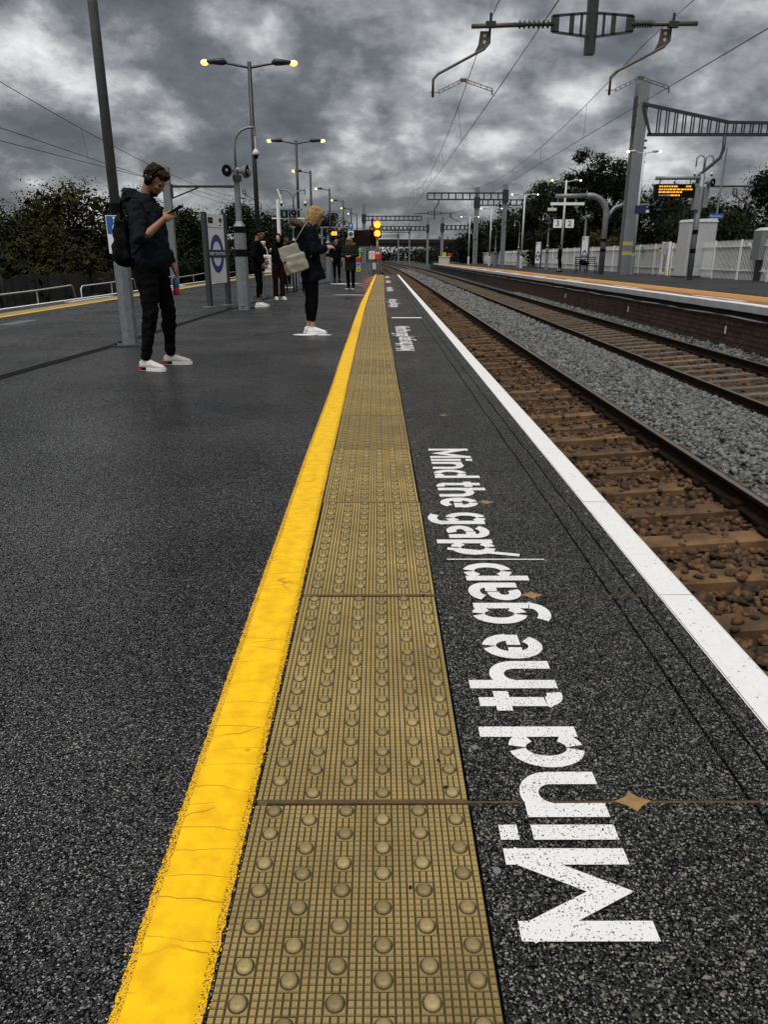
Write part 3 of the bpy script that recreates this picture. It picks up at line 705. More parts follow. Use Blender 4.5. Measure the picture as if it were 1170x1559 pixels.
for ti, t in enumerate(TR):
    tr = thing('railway_track', t['lab'], 'track', group='railway tracks'); rail(t['a'], t['za'], tr); rail(t['b'], t['zb'], tr)
    ang = math.atan2(t['zb'] - t['za'], 1.5); xm = (t['a'] + t['b']) / 2; zm = (t['za'] + t['zb']) / 2 - .165
    sms = []; lowr = .004 if ti == 0 else .0
    for q in range(3):
        b_ = MB(); b_.box((0, 0, -.06), (2.12 if ti == 0 else 2.3, .225 if ti == 0 else .20, .13)); bm = bmesh.new(); me = b_.mesh('sleeper', t['m']); bm.from_mesh(me)
        bmesh.ops.bevel(bm, geom=bm.edges[:], offset=.012 if ti == 0 else .03, segments=1); bm.to_mesh(me); bm.free(); sms.append(me)
    ch = MB(); pc = [(-.14, .0), (.14, .0), (.14, .03), (.11, .045), (.10, .07), (.075, .05), (-.075, .05), (-.10, .07), (-.11, .045), (-.14, .03)]
    n_ = len(pc); ch.add([(a_, -.075, b_) for a_, b_ in pc] + [(a_, .075, b_) for a_, b_ in pc], [tuple(range(n_)), tuple(range(2 * n_ - 1, n_ - 1, -1))] + [(i, n_ + i, n_ + (i + 1) % n_, (i + 1) % n_) for i in range(n_)])
    cme_ = ch.mesh('rail_chair', 'rail_rust')
    y = 2.6; i = 0
    while y < 150:
        s = link('sleeper', sms[i % 3], tr, (xm + tX(y) + rs.uniform(-.02, .02), y + rs.uniform(-.02, .02), zm + tZ(y) - lowr + rs.uniform(-.012, .008))); s.rotation_euler = (0, -ang, rs.uniform(-.012, .012))
        if y < 45:
            for xx in (t['a'], t['b']): link('rail_chair', cme_, s, ((xx - xm) / math.cos(ang), 0, .003 + lowr))
        y += t['sp']; i += 1
# --- ballast bed: surface + stones
def bedz(x):
    return float(np.interp(x, [.8, 1.5, 2.3, 3.1, 3.5, 4.2, 5.0, 5.4, 6.1, 6.9, 7.4, 8.2], [-1.17, -1.165, -1.115, -1.075, -1.02, -.99, -1.05, -1.14, -1.09, -1.04, -1.0, -1.0]))
xsb = [.8, 1.5, 2.3, 3.1, 3.5, 4.2, 5.0, 5.4, 6.1, 6.9, 7.4, 8.2]; ysb = [0, 15, 30, 45, 60, 80, 100, 130, 160, 200, 260]
def bed(x0, x1, m):
    xs_ = [x for x in xsb if x0 <= x <= x1]; mb = MB(); vs = []; fs = []; k = len(xs_)
    for y in ysb:
        for x in xs_: vs.append((x + tX(y), y, bedz(x) - .025 + tZ(y)))
    for i in range(len(ysb) - 1):
        for j in range(k - 1): fs.append((i * k + j, i * k + j + 1, (i + 1) * k + j + 1, (i + 1) * k + j))
    return mb.add(vs, fs)
ballast = struct(bed(3.1, 8.2, 0).build('ballast_bed', 'bed_grey'))
bed(.8, 3.1, 0).build('rusty_ballast', 'bed_rust', ballast)
bs2 = MB(); bs2.add([(-12, 46, -1.1), (tX(46) + .8, 46, -1.1), (-6, 260, -.6), (-40, 260, -.6)], [(0, 1, 2, 3)]); bs2.add([(-8, 0, -1.1), (-8, 260, -1.1), (-13, 260, -1.1), (-13, 0, -1.1)], [(0, 1, 2, 3)])
bs2.add([(8.1, 122, -1.2), (24, 122, -1.2), (24, 300, -.5), (-2, 300, -.5)], [(0, 1, 2, 3)])
bs2.build('side_ballast', 'bed_grey', ballast)
def stone_proto(seed):
    r_ = random.Random(seed); bm = bmesh.new(); bmesh.ops.create_icosphere(bm, subdivisions=1, radius=1)
    dirs = [Vector((r_.gauss(0, 1), r_.gauss(0, 1), r_.gauss(0, 1))).normalized() for _ in range(9)]; ds = [r_.uniform(.55, .85) for _ in range(9)]
    for v in bm.verts:
        for d, k in zip(dirs, ds):
            q = v.co.dot(d)
            if q > k: v.co -= d * (q - k)
        v.co.z *= .72; v.co.x *= 1.15
    V = np.array([v.co[:] for v in bm.verts]); F = np.array([[v.index for v in f.verts] for f in bm.faces]); bm.free(); return V, F
protos = [stone_proto(i) for i in range(8)]
def stones(name, n, x0, x1, y0, y1, size, m, rng, near_list=None, skip=None):
    xs = rng.uniform(x0, x1, n); u = rng.random(n); ysn = y0 + (y1 - y0) * u
    if skip is not None:
        k = skip(xs, ysn, rng); xs = xs[k]; ysn = ysn[k]; n = len(xs)
    sz = size * rng.lognormal(0, .28, n); zz = np.interp(xs, xsb, [bedz(x) for x in xsb]) + rng.uniform(-.02, .022, n)
    if skip is not None and x0 < 3:
        ph = ((ysn - 2.6) / .66) % 1.0; on = (ph < .20) | (ph > .80); ztop = -1.064 + (xs - 2.31) * .0667 + .30 * sz
        zz = np.where(on, np.maximum(zz, ztop), zz)
    VV = []; FF = []; AT = []; off = 0
    for p in range(8):
        V, F = protos[p]; idx = np.arange(n)[p::8]; k = len(idx)
        if not k: continue
        a = rng.uniform(0, 2 * np.pi, k); b = rng.uniform(-.7, .7, k); c = rng.uniform(-.7, .7, k)
        ca, sa, cb_, sb, cc, sc = np.cos(a), np.sin(a), np.cos(b), np.sin(b), np.cos(c), np.sin(c)
        Rz = np.zeros((k, 3, 3)); Rz[:, 0, 0] = ca; Rz[:, 0, 1] = -sa; Rz[:, 1, 0] = sa; Rz[:, 1, 1] = ca; Rz[:, 2, 2] = 1
        Rx = np.zeros((k, 3, 3)); Rx[:, 0, 0] = 1; Rx[:, 1, 1] = cb_; Rx[:, 1, 2] = -sb; Rx[:, 2, 1] = sb; Rx[:, 2, 2] = cb_
        Ry = np.zeros((k, 3, 3)); Ry[:, 1, 1] = 1; Ry[:, 0, 0] = cc; Ry[:, 0, 2] = sc; Ry[:, 2, 0] = -sc; Ry[:, 2, 2] = cc
        Q = Rz @ Rx @ Ry * sz[idx][:, None, None]
        W_ = np.einsum('kij,vj->kvi', Q, V); yy = ysn[idx]
        W_[:, :, 0] += (xs[idx] + np.array([tX(t) for t in yy]))[:, None]; W_[:, :, 1] += yy[:, None]; W_[:, :, 2] += (zz[idx] + np.maximum(0, yy - 60) * .003)[:, None]
        VV.append(W_.reshape(-1, 3)); FF.append((F[None] + (np.arange(k) * len(V))[:, None, None]).reshape(-1, 3) + off); AT.append(np.repeat(rng.random(k), len(V))); off += k * len(V)
    return big_mesh(name, np.concatenate(VV), np.concatenate(FF), m, ballast, np.concatenate(AT), 'stuff')
rng = np.random.default_rng(5)
def off_sleeper(frac):
    def f(xs, ys_, rng): 
        ph = ((ys_ - 2.6) / .66) % 1.0
        on = (ph < .20) | (ph > .80)
        return (~on) | (rng.random(len(xs)) < frac)
    return f
stones('grey_stones', 20000, 3.16, 5.30, 4, 19, .031, 'stone_grey', rng)
stones('grey_stones', 9000, 3.16, 5.30, 19, 45, .050, 'stone_grey', rng)
stones('grey_stones', 3000, 3.16, 5.30, 45, 120, .09, 'stone_grey', rng)
stones('grey_stones', 4500, 6.98, 8.1, 12, 45, .038, 'stone_grey', rng)
stones('rust_stones', 15000, 1.0, 3.0, 2.4, 14, .031, 'stone_rust', rng, skip=off_sleeper(.09))
stones('rust_stones', 5500, 1.0, 3.0, 14, 45, .046, 'stone_rust', rng, skip=off_sleeper(.22))
stones('rust_stones', 3500, 5.5, 6.8, 8, 45, .040, 'stone_rust', rng, skip=lambda a, b, r: r.random(len(a)) < .6)
# the nearest stones one by one
smr = []; smg = []
for V, F in protos:
    for lst, m in ((smr, 'stone_rust_o'), (smg, 'stone_grey_o')):
        mb = MB().add(V.tolist(), F.tolist()); lst.append(mb.mesh('stone', m))
for i in range(300):
    if i < 170:
        x = rs.uniform(1.25, 2.95); y = 2.6 + rs.random() ** 1.2 * 4; z = bedz(x) + .022; me = rs.choice(smr)
    else:
        x = rs.uniform(3.2, 5.2); y = max(4.4, x * 1.6) + rs.random() * 4; z = bedz(x) + .026; me = rs.choice(smg)
    o = link('stone', me, ballast, (x, y, z)); k = .033 * rs.uniform(.8, 1.3); o.scale = (k, k, k); o.rotation_euler = (rs.uniform(-.6, .6), rs.uniform(-.6, .6), rs.uniform(0, 6.3))

# ================================================================ RAILWAY AND PLATFORM EQUIPMENT
def hpole(h, r0, r1, y=0): return MB().tube([(0, 0, 0), (0, 0, h)], [r0, r1], 12)
def lamp_head(sign, m, root, z, reach, lamp):
    """slim lantern on a short outreach arm; sign = +1/-1 along local x"""
    MB().tube([(0, 0, z - .10), (sign * reach * .35, 0, z - .04), (sign * reach * .62, 0, z)], [.028, .026, .024], 8, ref=(0, 1, 0)).build('lamp_arm', m, root)
    hd = MB().tube([(sign * reach * .52, 0, z), (sign * reach * .60, 0, z + .02), (sign * reach * .72, 0, z + .02), (sign * reach * .98, 0, z + .01)], [(.05, .03), (.10, .075), (.11, .07), (.06, .035)], 12).build('lantern', m, root, True)
    MB().ell((sign * reach * 1.03, 0, z + .0), (.095, .07, .062), 12, 8).build('lamp_lens', lamp, hd, True)
def lamp_post(label, loc, h, heads, m='steel_dark', lamp='lamp_on', base=True, mbase='steel_galv', r=.058, rz=0, reach=.95, bh=.95):
    t = thing('lamp_post', label, 'lamp post', loc, rz, 'platform lamp posts')
    pm = MB(); pm.tube([(0, 0, bh), (0, 0, h)], [r, r * .78], 14); pm.build('column', m, t, True)
    b = MB(); b.tube([(0, 0, .02), (0, 0, bh - .05), (0, 0, bh + .10)], [r * 1.62, r * 1.62, r * 1.05], 8); b.build('base_section', mbase, t)
    pl = MB().box((0, 0, .012), (r * 6.2, r * 5, .024)).build('base_plate', 'charcoal', t)
    for sx in (-1, 1):
        for sy in (-1, 1): MB().tube([(sx * r * 2.6, sy * r * 2, .02), (sx * r * 2.6, sy * r * 2, .055)], .016, 6).build('bolt', 'steel_dark', pl)
    for s_ in heads: lamp_head(s_, m, t, h - .02, reach, lamp)
    return t
# nearest lamp post with the accessibility sign
lp = lamp_post('tall grey lamp post with blue wheelchair sign behind the man in the hoodie', (-2.985, 8.83, 0), 6.6, (-1, 1), 'steel_mid', r=.056, rz=R(8), bh=.97)
MB().tube([(0, 0, 1.40), (0, 0, 1.56)], .0605, 14, cap=False).build('black_band', 'black', lp)
ap = thing('accessibility_sign', 'blue and white wheelchair sign fixed to the tall lamp post', 'sign', (-2.955, 8.74, 1.04), R(4))
MB().box((0, 0, .195), (.24, .006, .40)).build('sign_plate', 'white_sign', ap)
MB().box((0, -.0045, .295), (.225, .003, .185)).build('blue_panel', 'blue_sign', ap)
wc = MB(); zc_ = .29
wc.tube(([(-.005 + .045 * math.cos(R(a)), -.0075, zc_ - .03 + .045 * math.sin(R(a))) for a in range(120, 371, 18)]), .006, 6)
wc.tube([(-.03, -.0075, zc_ + .055), (-.025, -.0075, zc_ - .005), (.025, -.0075, zc_ - .005), (.04, -.0075, zc_ - .05), (.055, -.0075, zc_ - .048)], .007, 6)
wc.tube([(-.028, -.0075, zc_ + .025), (.015, -.0075, zc_ + .025)], .006, 6); wc.ell((-.03, -.0075, zc_ + .076), (.013, .003, .013), 10, 6)
stuff(wc.build('wheelchair_symbol', 'white_sign', ap))
text('Please', .03, 'black', ap, (.02, -.0045, .10))
lamp_post('double-armed lamp post with two lit lamps behind the speaker post', (-3.10, 19.5, 0), 5.28, (-1, 1), r=.062, rz=R(2), reach=1.0)
lamp_post('double-armed lamp post with two lit lamps behind the blonde woman', (-3.32, 31.2, 0), 5.22, (-1, 1), r=.062, reach=1.0)
for i, (x, y, w) in enumerate(((-3.78, 42, 'nearest of the row of single-arm lamp posts'), (-3.5, 52.5, 'second of the row of single-arm lamp posts'), (-3.13, 63, 'third of the row of single-arm lamp posts'), (-2.9, 73, 'fourth of the row of single-arm lamp posts'), (-2.66, 82, 'farthest of the row of single-arm lamp posts'))):
    lamp_post(w + ', lit lamp to the left', (x, y, 0), 5.25, (-1,), r=.075, reach=.85, lamp='lamp_on')
# --- CCTV / loudspeaker posts
def arc3(c, r, a0, a1, n=10, ax='x'):
    return [(c[0] + r * math.cos(R(a0 + (a1 - a0) * i / n)), c[1], c[2] + r * math.sin(R(a0 + (a1 - a0) * i / n))) for i in range(n + 1)]
def horn(root, c, yaw, s=1.0, m='steel_galv', pitch=-8):
    Q = Matrix.Translation(c) @ Matrix.Rotation(yaw, 4, 'Z') @ Matrix.Rotation(R(-pitch), 4, 'Y')
    mb = MB().tube([(-.06 * s, 0, 0), (.0, 0, 0), (.06 * s, 0, 0), (.14 * s, 0, 0), (.145 * s, 0, 0), (.138 * s, 0, 0)], [.045 * s, .05 * s, .065 * s, .115 * s, .108 * s, .100 * s], 18, cap=True, ref=(0, 1, 0)).xf(Q)
    o = mb.build('loudspeaker', m, root, False)
    fn = MB().tube([(.1465 * s, 0, 0), (.1475 * s, 0, 0)], [.098 * s, .092 * s], 18).xf(Q).build('speaker_mouth', 'black', o)
    MB().tube([(.14 * s, 0, 0), (.158 * s, 0, 0)], [.042 * s, .022 * s], 12).xf(Q).build('speaker_cone', 'steel_galv', o, True)
def dome_cam(root, x, z, dz, m='porcelain'):
    MB().tube([(x, 0, z), (x, 0, z - dz)], .017, 8).build('camera_stem', m, root)
    d = MB().tube([(x, 0, z - dz + .02), (x, 0, z - dz - .03), (x, 0, z - dz - .08)], [.025, .062, .072], 14).build('camera_housing', m, root, True)
    MB().ell((x, 0, z - dz - .085), (.045, .045, .065), 12, 8).build('camera_dome', 'black', d, True)
def cctv_post(label, loc, sides, h=3.25, zs=2.55, horns=((185, -.12), (20, .1)), rz=0, zb=1.55, rr=.30):
    t = thing('camera_post', label, 'camera post', loc, rz, 'CCTV and loudspeaker posts')
    MB().tube([(0, 0, .08), (0, 0, zb - .55)], .125, 8).build('base_box', 'steel_galv', t)
    MB().tube([(0, 0, zb - .545), (0, 0, zb - .42)], .118, 8).build('black_band', 'black', t)
    MB().tube([(0, 0, zb - .415), (0, 0, zb - .12)], .118, 8).build('access_panel', 'steel_galv', t)
    MB().tube([(0, 0, zb - .115), (0, 0, zb - .01)], .118, 8).build('black_band', 'black', t)
    MB().tube([(0, 0, zb), (0, 0, zb + .07), (0, 0, zb + .09), (0, 0, zs)], [.12, .075, .06, .052], 10).build('column', 'steel_galv', t)
    MB().box((0, 0, .04), (.20, .20, .075)).build('base_plate', 'steel_galv', t)
    for sd in sides:
        pts = [(0, 0, zs)] + [(0, 0, h - rr)] + [(sd * (rr - rr * math.cos(R(a))), 0, h - rr + rr * math.sin(R(a))) for a in (20, 40, 60, 80, 90)] + [(sd * (rr + .10), 0, h)]
        MB().tube(pts, .024, 8).build('swan_neck', 'steel_galv', t, True)
        MB().tube([(sd * (rr + .09), 0, h + .02), (sd * (rr + .09), 0, h - .14)], .02, 8).build('neck_drop', 'steel_galv', t)
        dome_cam(t, sd * (rr + .09), h - .12, .26)
    for a, dx in horns: horn(t, (dx, -.05, zs - .02), R(a))
    MB().box((.02, -.03, zs - .16), (.14, .16, .10)).build('bracket', 'steel_dark', t)
    return t
cctv_post('grey post with loudspeakers and one dome camera beside the station name board', (-2.75, 15.06, 0), (1,), horns=((-105, -.10), (-10, .08), (60, .12)))
cctv_post('post with two dome cameras on swan necks, left of the blonde woman', (-3.15, 28, 0), (-1, 1), h=3.22, zs=2.5, horns=((-80, 0),), rr=.33)
t = cctv_post('short loudspeaker post right of the blonde woman', (-2.3, 33, 0), (), h=2.2, zs=2.1, horns=((-70, .05),))
# --- station name board
def name_board(label, loc, rz, w=.72, h=1.86):
    t = thing('station_sign', label, 'sign', loc, rz, 'station name boards')
    for sx in (-1, 1):
        MB().box((sx * w / 2, 0, h / 2), (.09, .09, h)).build('post', 'charcoal', t)
        MB().box((sx * w / 2, 0, .008), (.24, .24, .016)).build('foot_plate', 'steel_galv', t)
    p = MB().box((0, 0, (h + .47) / 2 - .01), (w - .09, .05, h - .50)).build('sign_panel', 'white_sign', t)
    zr = 1.06; ro, ri = .245, .16
    def seg(a0, a1):
        mb = MB(); n = 16; vs = []; fs = []
        for i in range(n + 1):
            a = R(a0 + (a1 - a0) * i / n)
            for r_ in (ro, ri): vs.append((r_ * math.cos(a), -.0285, zr + r_ * 1.55 * math.sin(a)))
        for i in range(n): fs.append((2 * i, 2 * i + 1, 2 * i + 3, 2 * i + 2))
        return mb.add(vs, fs)
    seg(12, 168).build('roundel_ring', 'purple', p); seg(192, 348).build('roundel_ring', 'purple', p)
    MB().box((0, -.029, zr), (.60, .004, .155)).build('roundel_bar', 'navy', p)
    text('WEST DRAYTON', .088, 'white_sign', p, (0, -.0325, zr), bold=.002, sx=.86)
    MB().box((-.17, -.027, h - .15), (.17, .004, .11)).build('exit_panel', 'black', p)
    text('Way out', .036, 'yellow_sign', p, (-.17, -.0305, h - .15))
    MB().box((.20, -.027, h - .14), (.10, .004, .08)).build('small_panel', 'charcoal', p)
    MB().box((.18, -.027, h - .24), (.05, .004, .025)).build('small_panel', 'black', p)
    MB().box((0, -.027, h - .285), (.60, .004, .006)).build('panel_rule', 'charcoal', p)
    return t
name_board('station name board with purple roundel behind the man in the hoodie', (-3.50, 16.3, 0), R(69))
name_board('station name board with purple roundel on the opposite platform beside the bench', (14.1, 53.9, 0), R(-62), h=2.35)
# --- other signs and screens on the near platform
isn = thing('information_screens', 'white T-post carrying small lit information screens', 'screen', (-3.78, 28.6, 0), R(2))
MB().tube([(0, 0, 0), (0, 0, 2.95)], .07, 10).build('post', 'white_sign', isn); MB().box((.35, 0, 2.32), (1.2, .08, .05)).build('crossbar', 'white_sign', isn)
MB().box((.35, 0, 2.62), (1.1, .07, .05)).build('crossbar', 'steel_galv', isn)
MB().box((.10, -.02, 3.02), (.05, .05, .6), Rm=Matrix.Rotation(R(-18), 3, 'Y')).build('antenna', 'white_sign', isn)
for x, m_, s_ in ((.22, 'black', 'U'), (.50, 'navy', 'i')):
    p = MB().box((x, -.05, 2.465), (.26, .06, .25)).build('screen', m_, isn); (text(s_, .2, 'lamp_cool', p, (x, -.083, 2.465), bold=.004) if s_ == 'i' else MB().box((x, -.083, 2.465), (.10, .004, .16)).build('screen_symbol', 'green_sign', p))
ad = thing('departure_screen', 'small lit orange departure screen beyond the blonde woman', 'screen', (-3.55, 55, 0))
MB().tube([(-.7, 0, 0), (-.7, 0, 3.0)], .07, 8).build('post', 'steel_galv', ad); MB().box((.1, 0, 2.95), (1.9, .1, .1)).build('arm', 'steel_galv', ad)
MB().box((0, 0, 2.55), (.9, .2, .42)).build('case', 'black', ad); MB().box((0, -.11, 2.55), (.72, .01, .26)).build('display', 'amber', ad)
# --- platform-end fence, signal, notices
def palisade(name, label, a, b, h, sp, m, pw=.065, loc=(0, 0, 0), rails=(.35, 1.4), cap=300, base=0.02, post=2.75, pmat=None):
    a = Vector(a); b = Vector(b); ln = (b - a).length; d = (b - a).normalized(); rz = math.atan2(d.y, d.x)
    t = thing(name, label, 'fence', (a.x, a.y, a.z), rz)
    pr = MB(); pr.prism([(-pw / 2, -.004), (-pw * .2, -.016), (pw * .2, -.016), (pw / 2, -.004), (pw / 2, .0), (pw * .2, -.012), (-pw * .2, -.012), (-pw / 2, .0)], base, h - .06)
    pr.add([(-pw / 2, -.004, h - .06), (pw / 2, -.004, h - .06), (0, -.012, h)], [(0, 1, 2)])
    pm = pr.mesh('pale', m); n = int(ln / sp); far = MB()
    for i in range(n):
        if i < cap: link('pale', pm, t, (i * sp + sp / 2, 0, 0))
        else: far.add([(v[0] + i * sp + sp / 2, v[1], v[2]) for v in pr.v], pr.f)
    if far.v: stuff(far.build('far_pales', m, t))
    for z in rails: MB().box((ln / 2, .025, z), (ln, .045, .05)).build('fence_rail', m, t)
    pp = MB().box((0, .04, h / 2), (.10, .06, h)).mesh('fence_post', pmat or m); k = int(ln / post)
    for i in range(k + 1): link('fence_post', pp, t, (min(i * post, ln), 0, 0))
    return t
palisade('palisade_fence', 'grey palisade fence closing off the end of the near platform', (-3.4, 45.6, 0), (.05, 45.6, 0), 1.62, .125, 'fence_grey', pw=.07)
palisade('palisade_fence', 'grey palisade fence panel behind the far standing people', (-3.4, 45.6, 0), (-3.9, 33.5, 0), 1.5, .14, 'fence_grey', pw=.07)
sg = thing('railway_signal', 'railway signal with two glowing amber lights at the platform end', 'signal', (-.30, 46.2, 0))
MB().tube([(0, 0, 0), (0, 0, 2.2)], .075, 10).build('post', 'steel_galv', sg)
bk = MB(); pl = [(.24 * math.cos(R(a)), 2.72 + .24 * math.sin(R(a))) for a in range(0, 181, 20)] + [(-.24, 2.05), (.24, 2.05)]
n = len(pl); bk.add([(x, -.02, z) for x, z in pl] + [(x, .06, z) for x, z in pl], [tuple(range(n)), tuple(range(2 * n - 1, n - 1, -1))] + [(i, n + i, n + (i + 1) % n, (i + 1) % n) for i in range(n)])
bk = bk.build('signal_head', 'black', sg)
gl = bpy.data.lights.new('signal_glow', 'POINT'); gl.energy = 60; gl.color = (1, .28, .03); gl.shadow_soft_size = .15; go = bpy.data.objects.new('signal_glow', gl); COL.objects.link(go); go.parent = sg; go.location = (0, -.45, 2.5)
for z, r_ in ((2.80, .20), (2.30, .18)):
    MB().tube([(0, -.02, z), (0, -.035, z)], r_, 20).build('lit_lens', 'signal_on', bk)
    MB().tube([(0, -.035, z), (0, -.042, z)], r_ * .58, 20).build('lit_core', 'signal_core', bk)
    hd = MB().tube([(0, -.02, z), (0, -.20, z)], r_ * 1.14, 20, cap=False); hd.v = [(x, y, zz) for x, y, zz in hd.v]; hd.build('hood', 'black', bk)
MB().box((-.30, .05, 2.85), (.10, .12, .55)).build('bracket_box', 'black', sg)
bb = thing('signal_screen', 'large black backing board left of the amber signal', 'board', (-1.18, 46.6, 0))
MB().box((0, 0, 2.02), (1.58, .08, .96)).build('board', 'black', bb)
for sx in (-.6, .6): MB().box((sx, .08, 1.2), (.08, .08, 2.4)).build('post', 'steel_dark', bb)
ns = thing('platform_number_sign', 'blue number 9 stop marker above the roundel plate', 'sign', (-1.82, 45.1, 0))
MB().tube([(0, .05, 0), (0, .05, 2.85)], .03, 8).build('post', 'steel_galv', ns)
p = MB().box((0, 0, 2.66), (.26, .02, .30)).build('number_plate', 'blue_sign', ns); text('9', .26, 'white_sign', p, (0, -.014, 2.66), bold=.003)
p = MB().box((0, 0, 2.24), (.32, .02, .36)).build('roundel_plate', 'white_sign', ns)
rg = MB().tube([(.095 * math.cos(R(a)), -.014, 2.24 + .095 * math.sin(R(a))) for a in range(0, 361, 24)], .026, 6); rg.build('roundel', 'navy', p); MB().box((0, -.03, 2.24), (.27, .01, .06)).build('roundel_bar', 'navy', p)
def plate(name, label, loc, w, h, m, sub=None, txt=None):
    t = thing(name, label, 'sign', loc); MB().box((0, 0, 0), (w, .012, h)).build('plate', m, t)
    if sub: sub(t)
    return t
plate('notice_sign', 'green notice on the platform-end fence', (-1.34, 45.54, 1.36), .32, .26, 'green_sign', lambda t: (MB().box((0, -.008, .07), (.24, .004, .03)).build('text_bar', 'white_sign', t), MB().box((0, -.008, -.05), (.24, .004, .02)).build('text_bar', 'white_sign', t)))
for z, m_, w in ((1.08, 'yellow_sign', 'top yellow notice of the column on the platform-end fence'), (.80, 'red_sign', 'red notice of the column on the platform-end fence'), (.56, 'lightblue_sign', 'blue notice of the column on the platform-end fence'), (.30, 'yellow_sign', 'bottom yellow notice of the column on the platform-end fence')):
    plate('notice_sign', w, (-1.42, 45.54, z), .27, .24, m_, lambda t: MB().box((0, -.008, 0), (.16, .004, .06)).build('text_bar', 'charcoal', t))
def wsub(t):
    MB().tube([(.11 * math.cos(R(a)), -.012, .05 + .11 * math.sin(R(a))) for a in range(0, 361, 24)], .013, 6).build('prohibition_ring', 'red_sign', t)
    MB().bar((-.08, -.012, .13), (.08, -.012, -.03), .02, .012).build('prohibition_bar', 'red_sign', t); MB().box((0, -.009, -.17), (.22, .004, .07)).build('yellow_strip', 'yellow_sign', t)
plate('warning_sign', 'white prohibition sign on the platform-end fence', (-.62, 45.54, 1.09), .33, .46, 'white_sign', wsub)
plate('warning_sign', 'red warning sign on the platform-end fence', (-.28, 45.54, 1.09), .34, .46, 'red_sign', lambda t: [MB().box((0, -.009, z_), (.26, .004, .035)).build('text_bar', 'white_sign', t) for z_ in (.15, .08)] )
bx2 = thing('cable_box', 'small pale box low on the platform-end fence', 'box', (-.48, 45.5, .38)); MB().box((0, 0, .1), (.2, .12, .36)).build('box_body', 'steel_pale', bx2); MB().box((0, 0, .30), (.14, .08, .05)).build('box_cap', 'steel_galv', bx2)
# low black hoop stand behind the blonde woman
hp = thing('hoop_stand', 'low black hoop stand behind the blonde woman', 'stand', (-2.75, 22.8, 0))
for dx in (0, .28): MB().tube([(dx - .1, 0, 0)] + [(dx + .1 * math.cos(R(a)) * 1.0, 0, .62 + .16 * math.sin(R(a))) for a in range(180, -1, -20)] + [(dx + .1, 0, 0)], .022, 8).build('hoop', 'black', hp)

# --- overhead line equipment over the near tracks
def insulator(mb_parent, a, b, name='insulator'):
    a = Vector(a); b = Vector(b); pts = []; rd = []; n = 7
    for i in range(n):
        f = .15 + .7 * i / (n - 1)
        for df, r_ in ((-.035, .035), (-.012, .075), (.012, .075), (.035, .035)): pts.append(a.lerp(b, f + df)); rd.append(r_)
    MB().tube([a] + pts + [b], [.04] + rd + [.04], 12).build(name, 'insulator', mb_parent, True)
def reg_arm(root, x, z, sgn=-1, k=1.0, fine=True):
    """bent registration arm hanging from the support tube, ending in the ladder-like steady arm"""
    MB().tube([(x, 0, z), (x, 0, z - .25 * k), (x + sgn * .10 * k, 0, z - .36 * k), (x + sgn * 1.02 * k, 0, z - .80 * k), (x + sgn * 1.12 * k, 0, z - .90 * k), (x + sgn * 1.12 * k, 0, z - 1.22 * k)], .027 * k, 8).build('registration_arm', 'brown_steel', root, True)
    gp = MB(); gp.add([(x, -.008, z - .05), (x + sgn * .19 * k, -.008, z - .05), (x + sgn * .22 * k, -.008, z - .28 * k), (x + sgn * .30 * k, -.008, z - .44 * k), (x + sgn * .10 * k, -.008, z - .36 * k), (x, -.008, z - .25 * k)], [(0, 1, 2, 3, 4, 5)])
    gp.v += [(a, .008, c) for a, b, c in gp.v]; gp.f += [(11, 10, 9, 8, 7, 6)] + [(i, 6 + i, 6 + (i + 1) % 6, (i + 1) % 6) for i in range(6)]
    g_ = gp.build('gusset_plate', 'brown_steel', root)
    for dz in (.13, .24): MB().tube([(x + sgn * .10 * k, -.012, z - dz * k), (x + sgn * .10 * k, .012, z - dz * k)], .033 * k, 14).build('plate_hole', 'porcelain', g_)
    if fine:
        bx_, bz_ = x + sgn * 1.12 * k, z - 1.13 * k
        st = MB(); A = Vector((bx_ + .12, 0, bz_)); B = Vector((bx_ + .62, 0, bz_ + .22)); C = Vector((bx_ + 1.22, 0, bz_ + .04))
        st.tube([(bx_ - .07, 0, bz_), (bx_ + .14, 0, bz_)], .008, 6)
        for p, q in ((A, B), (B, C)):
            nv = Vector((-(q - p).z, 0, (q - p).x)).normalized() * .025
            st.bar(p + nv, q + nv, .012); st.bar(p - nv, q - nv, .012)
            for i in range(6): m_ = p.lerp(q, i / 5); st.bar(m_ + nv, m_ - nv, .012)
        st.box(B, (.14, .014, .06)); st.bar(C, C + Vector((.0, 0, -.09)), .025); stuff(st.build('steady_arm', 'brown_steel', root))
def drop_frame(root, x, z, s):
    """tapered ladder bracket between drop tube and insulator; s=+1 right"""
    pts = [(x + s * .06, z + .20), (x + s * .80, z + .15), (x + s * .80, z - .12), (x + s * .06, z - .21)]
    mb = MB(); mb.bar((pts[0][0], -.09, pts[0][1]), (pts[1][0], -.09, pts[1][1]), .03, .045); mb.bar((pts[3][0], -.09, pts[3][1]), (pts[2][0], -.09, pts[2][1]), .03, .045)
    for f, w_ in ((.03, .03), (.22, .05), (.48, .09), (.93, .16)):
        xa = x + s * (.06 + .74 * f); zt = z + .20 - .05 * f; zb = z - .21 + .09 * f
        mb.bar((xa, -.09, zb), (xa, -.09, zt), w_, .03, up=(0, 1, 0))
    mb.build('bracket_frame', 'steel_dark', root)
gm = thing('overhead_gantry', 'near gantry drop tube with insulators and bent arms above the tracks', 'gantry', (0, 17, 0))
zt = 5.36
MB().box((4.19, 0, (zt - .50 + 8.4) / 2), (.19, .17, 8.4 - zt + .50)).build('drop_tube', 'steel_dark', gm)
drop_frame(gm, 4.19, zt, -1); drop_frame(gm, 4.19, zt, 1)
insulator(gm, (3.42, -.09, zt + .01), (2.62, -.09, zt)); insulator(gm, (4.97, -.09, zt + .01), (5.42, -.09, zt + .02))
